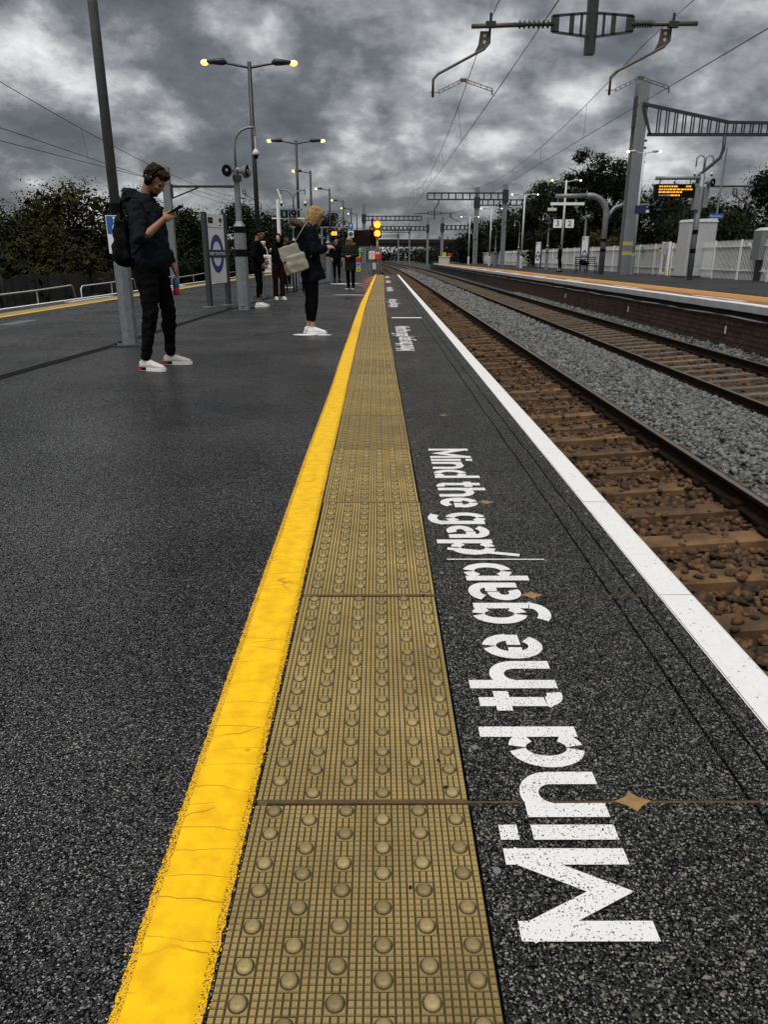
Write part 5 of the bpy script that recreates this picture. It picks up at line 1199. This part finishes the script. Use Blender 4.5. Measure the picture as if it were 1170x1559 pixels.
# woodland closing the horizon
def wood(name, pts, n, h, spread, leaf, m, seed):
    r_ = np.random.default_rng(seed); pts = np.array(pts, float); k = len(pts) - 1
    f = r_.random(n) * k; i = np.minimum(f.astype(int), k - 1); q = f - i; b = pts[i] * (1 - q)[:, None] + pts[i + 1] * q[:, None]
    hh = h * (.62 + .38 * np.sin(f * 9.1) * np.sin(f * 23.7 + 1.3) + .12 * np.sin(f * 61))
    pos = np.stack([b[:, 0] + r_.normal(0, spread, n), b[:, 1] + r_.normal(0, spread, n), -1.2 + np.clip(r_.random(n) ** .75, 0, 1) * hh + r_.normal(0, .25, n)], 1)
    u = r_.normal(0, 1, (n, 3)); u /= np.linalg.norm(u, axis=1)[:, None]; v = r_.normal(0, 1, (n, 3)); v -= u * (u * v).sum(1)[:, None]; v /= np.linalg.norm(v, axis=1)[:, None]
    s = leaf * r_.uniform(.6, 1.4, n)[:, None]
    V = np.stack([pos - u * s * .5, pos + v * s * .32, pos + u * s * .5, pos - v * s * .32], 1).reshape(-1, 3)
    at = np.repeat(np.clip(.5 + .3 * np.sin(f * 37) + r_.normal(0, .2, n), 0, 1), 4)
    o = big_mesh(name, V, np.arange(4 * n).reshape(-1, 4), m, None, at, 'stuff'); o['label'] = 'dark mass of distant woodland'; return o
def lab(o, l): o['label'] = l; o['category'] = 'woodland'
lab(wood('woodland', [(-13.6, 14), (-14.5, 45), (-15, 80), (-14, 130), (-14, 200), (-30, 300)], 22000, 3.2, .8, .26, 'leaf_b', 1), 'dark undergrowth along the left boundary')
lab(wood('woodland', [(-110, 110), (-60, 150), (-20, 240), (-6, 300), (30, 300), (20, 230)], 20000, 7.5, 3, .8, 'leaf_b', 2), 'dark mass of distant trees behind the bridge on the left')
lab(wood('woodland', [(60, 40), (45, 60), (30, 90), (22, 130), (16, 180), (14, 250)], 24000, 5.6, 2, .5, 'leaf_b', 3), 'dark mass of distant trees behind the opposite platform')
lab(wood('woodland', [(18.5, 35), (18.6, 70), (18.2, 120), (17, 170)], 14000, 2.6, .5, .24, 'leaf_b', 4), 'dark undergrowth right behind the pale palisade fence')

# ================================================================ PEOPLE
def hand(mb, wrist, d, nrm, curl=40, k=1.0, right=True, spread=0.0, thumb=1):
    """palm, four fingers and a thumb; d = pointing direction, nrm = back-of-hand normal"""
    w = Vector(wrist); d = Vector(d).normalized(); nrm = Vector(nrm); nrm = (nrm - d * nrm.dot(d)).normalized(); s = d.cross(nrm).normalized()
    Q = Matrix((s, d, nrm)).transposed()
    mb.ell(w + d * .045 * k, (.040 * k, .052 * k, .018 * k), 12, 8, Rm=Q)
    mb.tube([w - d * .02 * k, w + d * .03 * k], [.024 * k, .027 * k], 10)
    ln = (.070, .080, .076, .060)
    for i in range(4):
        p = w + d * .085 * k + s * (.029 - .0195 * i) * k; dd = d.copy(); l = ln[i] * k; pts = [p - d * .02 * k, p]
        for j, f in enumerate((.45, .32, .25)):
            dd = Matrix.Rotation(R(-curl * (.7 if j == 0 else 1) - 4 * i * 0), 3, s) @ dd; p = p + dd * l * f; pts.append(p)
        mb.tube(pts, [.0095 * k, .0095 * k, .009 * k, .0082 * k, .0070 * k], 8)
    p = w + d * .03 * k + s * .034 * k * thumb; dd = (d * .6 + s * .75 * thumb - nrm * .25).normalized(); pts = [p - s * .02 * thumb, p]
    for f in (.036, .030): p = p + dd * f * k; pts.append(p); dd = (dd + d * .45 - nrm * .3).normalized()
    mb.tube(pts, [.013 * k, .0125 * k, .011 * k, .0085 * k], 8)
def xform(mb, Mx): mb.v = [tuple(Mx @ Vector(v)) for v in mb.v]; return mb
def head_parts():
    h = MB(); h.ell((-.012, 0, .030), (.098, .076, .092), 18, 12).ell((.026, 0, -.035), (.066, .058, .080), 16, 10).ell((.060, 0, -.094), (.026, .028, .022)).ell((.062, 0, -.02), (.036, .050, .05))
    h.tube([(.088, 0, .020), (.104, 0, -.008), (.112, 0, -.024)], [.008, .0115, .015], 8).ell((.100, 0, -.028), (.012, .017, .009))
    h.ell((.078, 0, .026), (.020, .050, .012)).ell((.088, 0, -.056), (.013, .024, .007)).ell((.086, 0, -.068), (.014, .021, .007))
    for s in (-1, 1): h.ell((-.004, s * .077, -.004), (.018, .010, .032)).ell((.066, s * .038, -.02), (.024, .018, .018))
    return h
def person(label, loc, rz, sc, P):
    t = thing('person', label, 'person', loc, rz, None); t.scale = (sc, sc, sc)
    vx = P.get('voxel', .008)
    hc = Vector(P['head']); HM = Matrix.Translation(hc) @ Matrix.Rotation(R(P.get('hyaw', 0)), 4, 'Z') @ Matrix.Rotation(R(P.get('hpitch', 0)), 4, 'Y') @ Matrix.Rotation(R(P.get('hroll', 0)), 4, 'X')
    nb = Vector(P.get('neck', (0.0, 0, 1.47)))
    # ---- body (one continuous surface)
    b = MB(); b.v += []; hd = xform(head_parts(), HM); b.add(hd.v, hd.f)
    b.tube([nb - Vector((0, 0, .05)), nb.lerp(HM @ Vector((-.02, 0, -.05)), .5), HM @ Vector((-.02, 0, -.03))], [.062, .056, .055], 12)
    tor = P['torso']        # (z, cx, rx, ry)
    b.tube([(c, 0, z) for z, c, rx, ry in tor], [(ry * .88, rx * .84) for z, c, rx, ry in tor], 16, ref=(0, 1, 0))
    for sd, A in ((-1, P['armR']), (1, P['armL'])):
        s_, e_, w_ = [Vector(q) for q in A['p']]
        b.tube([s_ + Vector((0, -sd * .05, -.01)), s_, s_.lerp(e_, .5), e_, e_.lerp(w_, .35), w_], [.045, .050, .043, .038, .038, .025], 10)
        hand(b, w_, A['d'], A['n'], A.get('curl', 35), A.get('k', 1.0), sd < 0, thumb=A.get('thumb', 1))
    for sd, G_ in ((-1, P['legR']), (1, P['legL'])):
        h_, k_, a_ = [Vector(q) for q in G_['p']]
        b.tube([h_ + Vector((0, 0, .03)), h_.lerp(k_, .45), k_, k_.lerp(a_, .3), k_.lerp(a_, .75), a_, a_ - Vector((0, 0, .05))], [.080, .070, .050, .052, .036, .034, .035], 12)
    solid('body', b, vx, P.get('skin', 'skin'), t, 1)
    # ---- trousers
    pw = P.get('legw', 1.0); tr = MB(); hz = P['legR']['p'][0][2]
    tr.tube([(tor[0][1], 0, hz - .06), (tor[0][1], 0, hz + .06), (tor[0][1], 0, hz + .16)], [(.15, .11), (.168, .128), (.160, .120)], 16)
    for sd, G_ in ((-1, P['legR']), (1, P['legL'])):
        h_, k_, a_ = [Vector(q) for q in G_['p']]; c_ = P.get('cuff', 1.0)
        tr.tube([h_ + Vector((0, 0, .05)), h_ - Vector((0, 0, .05)), h_.lerp(k_, .45), k_ + Vector((0, 0, .03)), k_.lerp(a_, .3) + Vector((-.008, 0, 0)), k_.lerp(a_, .72), a_ + Vector((0, 0, P.get('hem', .015)))], [.100 * pw, .104 * pw, .088 * pw, .066 * pw, .066 * pw, .050 * pw * c_, .046 * pw * c_], 14)
    solid('trousers', tr, vx * 1.35, P.get('trousers', 'denim'), t, 2, P.get('twr', .006), 14, 3.3)
    # ---- jacket
    j = MB(); iw = P.get('jk', 1.0)
    j.tube([(c, 0, z) for z, c, rx, ry in P.get('coat', tor)], [(ry * iw, rx * iw) for z, c, rx, ry in P.get('coat', tor)], 20, ref=(0, 1, 0))
    for sd, A in ((-1, P['armR']), (1, P['armL'])):
        s_, e_, w_ = [Vector(q) for q in A['p']]; f = A.get('sleeve', .92); q_ = e_.lerp(w_, f); aw = P.get('armw', 1.0)
        j.tube([s_ + Vector((0, -sd * .07, .0)), s_ + Vector((0, 0, .005)), s_.lerp(e_, .45), e_, e_.lerp(q_, .5), q_], [.066 * aw, .076 * aw, .068 * aw, .066 * aw, .058 * aw, .048 * aw], 14)
    j.tube([nb - Vector((.0, 0, .10)), nb + Vector((-.005, 0, -.02))], [(.125, .105), (.080, .072)], 14)
    if 'jextra' in P: P['jextra'](j)
    solid(P.get('jname', 'jacket'), j, vx * 1.35, P.get('jacket', 'cloth_black'), t, 3, P.get('jwr', .009), 11, 1.1)
    # ---- shoes
    for sd, G_ in ((-1, P['legR']), (1, P['legL'])):
        a_ = Vector(G_['p'][2]); yaw = R(G_.get('foot', 0)); Q = Matrix.Translation((a_.x, a_.y, 0)) @ Matrix.Rotation(yaw, 4, 'Z')
        u = MB(); u.tube([(-.052, 0, .085), (-.045, 0, .045), (-.02, 0, .05), (.05, 0, .055), (.11, 0, .045), (.165, 0, .036), (.195, 0, .032)], [(.030, .020), (.036, .035), (.040, .045), (.040, .045), (.044, .030), (.038, .022), (.018, .014)], 12)
        u.tube([(0, 0, .05), (-.004, 0, .105)], [(.038, .050), (.036, .044)], 12)
        so_ = solid('shoe', xform(u, Q), .007, P.get('shoe', 'shoe_white'), t, 2)
        ol = [(-.085, -.018), (-.07, -.034), (-.02, -.037), (.06, -.042), (.13, -.047), (.185, -.036), (.208, -.012), (.208, .012), (.185, .034), (.13, .044), (.06, .036), (-.02, .034), (-.07, .032), (-.085, .018)]
        xform(MB().prism(ol, .0, .030), Q).build('sole', P.get('sole', 'shoe_white'), so_)
        if P.get('heel'):
            xform(MB().prism([(-.089, -.02), (-.074, -.038), (-.03, -.040), (-.03, .037), (-.074, .036), (-.089, .02)], .006, .036), Q).build('heel_block', P['heel'], so_)
            xform(MB().prism([(-.028, -.041), (.02, -.0425), (.02, .039), (-.028, .038)], .008, .032), Q).build('sole_plug', 'black', so_)
    # ---- hair
    if P.get('hair'):
        hm = MB()
        for c, r_ in P['hairshape']: hm.ell(c, r_, 14, 9)
        solid('hair', xform(hm, HM), .009, P['hair'], t, 1, P.get('hwr', .010), 26, 5)
    # ---- eyes
    for s in (-1, 1): xform(MB().ell((.083, s * .030, .006), (.009, .013, .007), 8, 6), HM).build('eye', 'black', t, True)
    return t, HM
SHORT = [((.0, 0, .082), (.100, .078, .052)), ((-.058, 0, .030), (.058, .072, .082)), ((-.015, .070, .045), (.055, .014, .045)), ((-.015, -.070, .045), (.055, .014, .045)), ((.075, 0, .098), (.036, .058, .030)), ((.05, .01, .115), (.04, .04, .02))]
CROP = [((-.005, 0, .072), (.102, .080, .055)), ((-.060, 0, .030), (.055, .073, .080)), ((-.02, .070, .045), (.05, .012, .045)), ((-.02, -.070, .045), (.05, .012, .045))]
BUN = CROP + [((-.06, 0, .13), (.035, .035, .03))]
BOB = [((-.005, 0, .080), (.108, .088, .058)), ((-.060, 0, .0), (.072, .088, .115)), ((-.03, .075, -.03), (.075, .026, .105)), ((-.03, -.075, -.03), (.075, .026, .105)), ((.045, .062, .045), (.045, .026, .055)), ((.045, -.062, .045), (.045, .026, .055)), ((.07, 0, .085), (.04, .07, .03)), ((-.10, 0, -.06), (.035, .07, .07))]
LONG = BOB + [((.04, .075, -.09), (.04, .025, .11)), ((.04, -.075, -.09), (.04, .025, .11))]
TOR = [(.90, .0, .125, .165), (1.0, .0, .130, .165), (1.12, .005, .130, .162), (1.27, .01, .138, .180), (1.38, .0, .125, .190), (1.44, -.005, .100, .165), (1.485, -.005, .070, .09)]
# --- man in the hoodie, right arm raised with the phone
mt = [(.90, .0, .135, .165), (.94, .01, .160, .185), (.99, .015, .185, .200), (1.10, .01, .172, .195), (1.25, .01, .155, .205), (1.37, .0, .140, .215), (1.44, -.01, .110, .180), (1.49, -.01, .085, .10)]
def hood(j):
    for a in range(0, 360, 24):
        c, s = math.cos(R(a)), math.sin(R(a)); j.ell((-.045 + .105 * c, .125 * s, 1.495 - .035 * c), (.045, .045, .040 if c > 0 else .055), 10, 7)
    j.ell((-.13, 0, 1.47), (.06, .12, .075)); j.tube([(-.02, 0, 1.44), (.0, 0, 1.53)], [(.125, .11), (.095, .085)], 14); j.tube([(.16, -.1, 1.02), (.175, 0, 1.03), (.16, .1, 1.02)], [.03, .05, .03], 10)
man, HMm = person('man in dark hoodie looking down at his phone by the tall lamp post', (-2.125, 7.06, 0), R(-6), 1.0, dict(
    voxel=.0078, head=(.115, -.01, 1.635), hpitch=40, hyaw=-8, neck=(.01, 0, 1.48), torso=mt, jk=1.0, jname='hoodie', jacket='hoodie', jwr=.019, armw=1.06, jextra=hood, skin='skin_tan',
    armR=dict(p=((.0, -.215, 1.415), (.055, -.285, 1.135), (.225, -.165, 1.305)), d=(.78, .28, .50), n=(.35, -.80, .30), curl=48, sleeve=.28, thumb=-1),
    armL=dict(p=((.0, .215, 1.415), (-.03, .28, 1.13), (.125, .24, .915)), d=(.30, -.12, -.95), n=(.80, .5, .2), curl=38, sleeve=.90, thumb=1),
    legR=dict(p=((-.005, -.095, .90), (.02, -.150, .50), (-.055, -.190, .10)), foot=-14), legL=dict(p=((.01, .095, .90), (.065, .165, .50), (.02, .225, .10)), foot=4),
    legw=1.02, hem=-.005, trousers='denim', twr=.014, shoe='shoe_cream', sole='shoe_white', heel='shoe_red', hair='hair_brown', hairshape=SHORT, hwr=.014))
xform(MB().tube([(.03 * math.cos(R(a)) * .2 + .01, .088 * math.cos(R(a)), .03 + .102 * math.sin(R(a))) for a in range(-5, 186, 15)], .011, 8), HMm).build('headphone_band', 'black', man, True)
beard = xform(MB().ell((.052, 0, -.088), (.040, .048, .030)).ell((.095, 0, -.046), (.010, .026, .006)), HMm); solid('beard', beard, .007, 'hair_brown', man, 1, .004, 40)
for s in (-1, 1): xform(MB().ell((.0, s * .092, -.012), (.036, .024, .042), 14, 10), HMm).build('headphone_cup', 'black', man, True)
ph = thing('phone', 'black phone in the raised hand of the man in the hoodie', 'phone', (-1.815, 6.90, 1.385)); 
Q = Matrix.Rotation(R(-8), 3, 'Z') @ Matrix.Rotation(R(-28), 3, 'Y')
MB().box((0, 0, 0), (.15, .072, .010), Rm=Q).build('phone_body', 'black', ph); MB().box(Q @ Vector((0, 0, .0058)), (.14, .064, .001), Rm=Q).build('phone_screen', 'screen', ph)
cn = thing('drink_can', 'slim blue and red drink can in the lowered hand of the man in the hoodie', 'can', (-1.965, 7.27, .655))
MB().tube([(0, 0, .0), (0, 0, .008), (0, 0, .07)], [.024, .029, .029], 16).build('can_bottom', 'can_red' if 'can_red' in M else 'shoe_red', cn, True); MB().tube([(0, 0, .07), (0, 0, .142), (0, 0, .152)], [.029, .029, .024], 16).build('can_top', 'can_blue', cn, True); MB().tube([(0, 0, .152), (0, 0, .156)], .024, 16).build('can_lid', 'steel_pale', cn)
bk = thing('backpack', 'black backpack on the back of the man in the hoodie', 'backpack', (-2.325, 7.05, 0.92), R(-6))
bm_ = MB().ell((-.01, 0, .22), (.085, .15, .235)).ell((-.03, 0, .11), (.085, .155, .13)).ell((-.075, 0, .12), (.05, .12, .095)).box((.02, 0, .21), (.10, .26, .36))
solid('bag_body', bm_, .012, 'bag_black', bk, 3, .010, 9)
for s in (-1, 1): MB().tube([(.03, s * .10, .40), (.06, s * .15, .53), (.16, s * .155, .575), (.285, s * .16, .44), (.30, s * .19, .24), (.16, s * .22, .10), (.03, s * .14, .06)], [(.02, .008)] * 7, 8).build('strap', 'bag_black', bk, True)
# --- blonde woman in parka
wt_ = [(.90, .02, .12, .16), (1.0, .0, .125, .155), (1.12, .0, .125, .15), (1.27, .01, .13, .17), (1.38, .0, .12, .18), (1.44, -.005, .095, .155), (1.485, .0, .065, .085)]
coat = [(.735, .07, .185, .205), (.80, .055, .172, .205), (.95, .025, .152, .195), (1.10, .01, .145, .190), (1.27, .01, .155, .205), (1.38, .0, .140, .205), (1.45, .0, .115, .165), (1.49, .0, .085, .10)]
def bulge(j): j.ell((-.10, 0, 1.36), (.10, .15, .13)); j.tube([(.10, 0, 1.47), (.07, 0, 1.52)], [.06, .05], 10)
wo, HMw = person('blonde woman in navy parka holding a phone, pale backpack on her shoulder', (-.985, 10.32, 0), R(10), .945, dict(
    voxel=.009, head=(.115, 0, 1.588), hpitch=14, neck=(.02, 0, 1.48), torso=wt_, coat=coat, jname='parka', jacket='coat_navy', jwr=.013, armw=1.12, jextra=bulge,
    armR=dict(p=((.0, -.195, 1.40), (.05, -.25, 1.13), (.245, -.095, 1.175)), d=(.92, .3, .22), n=(.1, -.5, .8), curl=42, sleeve=.93, thumb=-1),
    armL=dict(p=((.0, .195, 1.40), (.05, .25, 1.13), (.26, .09, 1.175)), d=(.92, -.3, .22), n=(.1, .5, .8), curl=42, sleeve=.93, thumb=1),
    legR=dict(p=((.01, -.085, .88), (.045, -.085, .48), (.02, -.075, .12)), foot=-8), legL=dict(p=((.0, .085, .88), (.015, .09, .48), (-.02, .085, .12)), foot=6),
    legw=1.10, cuff=.80, hem=.055, trousers='cloth_black', twr=.003, shoe='shoe_white', sole='shoe_white', hair='hair_blonde', hairshape=BOB, hwr=.004))
fr = MB()
for a in range(0, 360, 15):
    c, s = math.cos(R(a)), math.sin(R(a)); fr.ell((-.09 + .125 * c, .145 * s, 1.475 - .05 * c), (.045, .045, .042), 8, 6)
solid('fur_trim', fr, .010, 'fur', wo, 1, .022, 40)
pp_ = thing('phone', 'grey phone held by the blonde woman', 'phone', (-.645, 10.375, 1.175)); Q = Matrix.Rotation(R(10), 3, 'Z') @ Matrix.Rotation(R(-30), 3, 'Y'); MB().box((0, 0, 0), (.16, .085, .010), Rm=Q).build('phone_body', 'steel_dark', pp_); MB().box(Q @ Vector((0, 0, .006)), (.15, .078, .001), Rm=Q).build('phone_screen', 'screen', pp_)
bg_ = thing('shoulder_bag', 'pale beige flap backpack hanging behind the blonde woman', 'backpack', (-1.135, 10.15, .795), R(14))
Qb = Matrix.Rotation(R(-17), 3, 'Y')
bb_ = MB().box(Qb @ Vector((0, 0, .18)), (.26, .11, .36), Rm=Qb).box(Qb @ Vector((.04, -.03, .12)), (.27, .14, .22), Rm=Qb); solid('bag_body', bb_, .012, 'bag_beige', bg_, 9, .012, 7)
fl = MB().box(Qb @ Vector((-.01, -.072, .27)), (.27, .016, .18), Rm=Qb); solid('flap', fl, .008, 'bag_beige', bg_, 2, .003, 8)
MB().box(Qb @ Vector((-.01, -.070, .176)), (.26, .012, .007), Rm=Qb).build('flap_edge', 'cloth_black', bg_)
MB().tube([Qb @ Vector((.10, -.04, .37)), (.10, -.06, .56), (.16, -.08, .64), (.22, -.06, .60), (.26, -.10, .40), (.18, -.10, .20)], [(.014, .006)] * 6, 8).build('strap', 'bag_beige', bg_, True)
# --- others waiting farther along
def std(**k):
    d = dict(voxel=.012, head=(.06, 0, 1.63), neck=(.01, 0, 1.48), torso=TOR, jwr=.010, jacket='cloth_black', trousers='cloth_black',
             armR=dict(p=((.0, -.195, 1.41), (-.02, -.26, 1.13), (.12, -.22, .95)), d=(.5, .1, -.8), n=(.2, -1, 0), curl=35), armL=dict(p=((.0, .195, 1.41), (-.02, .26, 1.13), (.12, .22, .95)), d=(.5, -.1, -.8), n=(.2, 1, 0), curl=35),
             legR=dict(p=((.0, -.09, .90), (.02, -.095, .49), (-.02, -.09, .10)), foot=-6), legL=dict(p=((.0, .09, .90), (.03, .10, .49), (.02, .10, .10)), foot=8)); d.update(k); return d
person('person in black hoodie with white trainers and an earbud beside the loudspeaker post', (-2.60, 16.05, 0), R(4), .885, std(voxel=.009, skin='skin_tan', hair='hair_black', hairshape=BUN, jk=1.12, armw=1.15, legw=.95, cuff=.8, hem=.06, hpitch=6, head=(.075, 0, 1.63), shoe='shoe_white', torso=[(.80, .0, .15, .19)] + TOR[1:],
       armR=dict(p=((.0, -.205, 1.41), (-.05, -.28, 1.14), (.12, -.20, .96)), d=(.6, .2, -.6), n=(.2, -1, 0), curl=30), armL=dict(p=((.0, .205, 1.41), (.0, .27, 1.15), (.16, .18, 1.02)), d=(.6, -.3, -.5), n=(.2, 1, 0), curl=40)))
def scarf(j): j.ell((.045, 0, 1.62), (.125, .108, .155)); j.ell((.03, 0, 1.44), (.15, .17, .12))
hj, HMh = person('woman in black headscarf and maroon trousers facing the camera with a tote bag', (-2.56, 18.85, 0), R(-62), .875, std(voxel=.010, hyaw=-14, hroll=6, skin='skin', hair=None, jacket='cloth_black', trousers='cloth_maroon', legw=1.12, cuff=1.35, hem=-.02, shoe='shoe_cream', sole='shoe_white', head=(.10, 0, 1.62), armw=1.1,
       armR=dict(p=((.0, -.2, 1.41), (.0, -.30, 1.14), (.18, -.26, 1.28)), d=(.5, -.3, .5), n=(-.5, -.6, .6), curl=50), armL=dict(p=((.0, .2, 1.41), (.05, .28, 1.15), (.20, .1, 1.12)), d=(.7, -.6, 0), n=(.6, .6, .2), curl=30)))
hs_ = MB()
for a in range(0, 360, 20): c, s = math.cos(R(a)), math.sin(R(a)); hs_.ell((.035, .083 * c, .0 + .115 * s), (.05, .026, .026), 8, 6)
hs_.ell((-.035, 0, .02), (.10, .095, .115)); hs_.ell((-.02, 0, -.12), (.11, .11, .07)); solid('headscarf', xform(hs_, HMh), .010, 'cloth_black', hj, 2, .006, 20)
tb = thing('tote_bag', 'white canvas tote bag with black print held by the woman in the headscarf', 'bag', (-2.83, 18.52, .64), R(-10))
tbb = MB().box((0, 0, .20), (.34, .06, .40)); solid('bag_body', tbb, .014, 'canvas', tb, 3, .010, 8)
MB().box((0, -.040, .335), (.20, .008, .035), Rm=Matrix.Rotation(R(6), 3, 'Y')).build('red_mark', 'red_sign', tb)
for z, s_ in ((.255, 'MANUAL'), (.19, 'PAINT'), (.12, 'IN USE')): text(s_, .068, 'black', tb, (0, -.044, z), bold=.001)
for s in (-1, 1): MB().tube([(s * .09, 0, .39), (s * .07, .01, .52), (.0 + s * .02, .02, .60)], .010, 6).build('handle', 'canvas', tb)
cu = thing('coffee_cup', 'brown paper coffee cup with white lid held by the woman in the headscarf', 'cup', (-2.84, 18.55, 1.20)); MB().tube([(0, 0, 0), (0, 0, .13)], [.042, .055], 14).build('cup_body', 'cup_brown', cu, True); MB().tube([(0, 0, .13), (0, 0, .15)], [.058, .05], 14).build('cup_lid', 'white_sign', cu)
bd_, _ = person('bearded man in dark jacket with a yellow waist stripe behind the tote bag', (-3.27, 26.2, 0), R(-40), .945, std(skin='skin_dark', hair='hair_black', hairshape=[((-.01, 0, .075), (.096, .076, .045))], hwr=.003, shoe='charcoal', sole='shoe_white', jk=1.1, armw=1.1))
MB().tube([(0, 0, .905), (0, 0, .93)], [(.19, .15), (.19, .15)], 18, ref=(0, 1, 0)).build('waist_stripe', 'yellow_sign', bd_, True)
person('man in long black jacket with reddish face near the platform-end fence', (-1.88, 31.6, 0), R(-75), .985, std(skin='skin', hair='hair_brown', hairshape=CROP, shoe='black', sole='black', jk=1.05))
fb, HMf = person('woman in olive parka with fur hood looking down at her phone near the platform end', (-1.04, 25.1, 0), R(-105), .925, std(voxel=.010, hpitch=26, head=(.085, 0, 1.60), skin='skin', hair='hair_blonde', hairshape=LONG, jacket='coat_olive', armw=1.2, shoe='black', sole='shoe_white', legw=1.08, cuff=1.2, hem=-.02, coat=[(.62, .01, .17, .20), (.80, .01, .165, .20)] + coat[2:],
       armR=dict(p=((.0, -.2, 1.40), (.05, -.27, 1.13), (.24, -.06, 1.10)), d=(.7, .5, .1), n=(.3, -.5, .7), curl=45, thumb=-1), armL=dict(p=((.0, .2, 1.40), (.05, .27, 1.13), (.24, .06, 1.10)), d=(.7, -.5, .1), n=(.3, .5, .7), curl=45)))
fr = MB()
for a in range(0, 360, 18): c, s = math.cos(R(a)), math.sin(R(a)); fr.ell((-.03 + .125 * c, .15 * s, 1.485 - .02 * c), (.05, .05, .045), 8, 6)
solid('fur_trim', fr, .014, 'fur', fb, 1, .022, 40)
p3 = thing('phone', 'black phone held by the woman in the olive parka', 'phone', (-1.11, 24.83, 1.055)); MB().box((0, 0, 0), (.075, .14, .01), Rm=Matrix.Rotation(R(-30), 3, 'X')).build('phone_body', 'black', p3); MB().box((0, -.002, .008), (.066, .13, .002), Rm=Matrix.Rotation(R(-30), 3, 'X')).build('phone_screen', 'screen', p3)
person('person in black standing on the opposite platform beside the bench', (12.15, 52.9, 0), R(170), 1.03, std(voxel=.016, skin='skin_dark', hair='hair_black', hairshape=CROP, shoe='black', sole='black', jk=1.05, legR=dict(p=((.0, -.09, .90), (-.10, -.12, .49), (-.16, -.15, .10)), foot=-6), legL=dict(p=((.0, .09, .90), (.02, .10, .49), (-.02, .14, .10)), foot=8)))
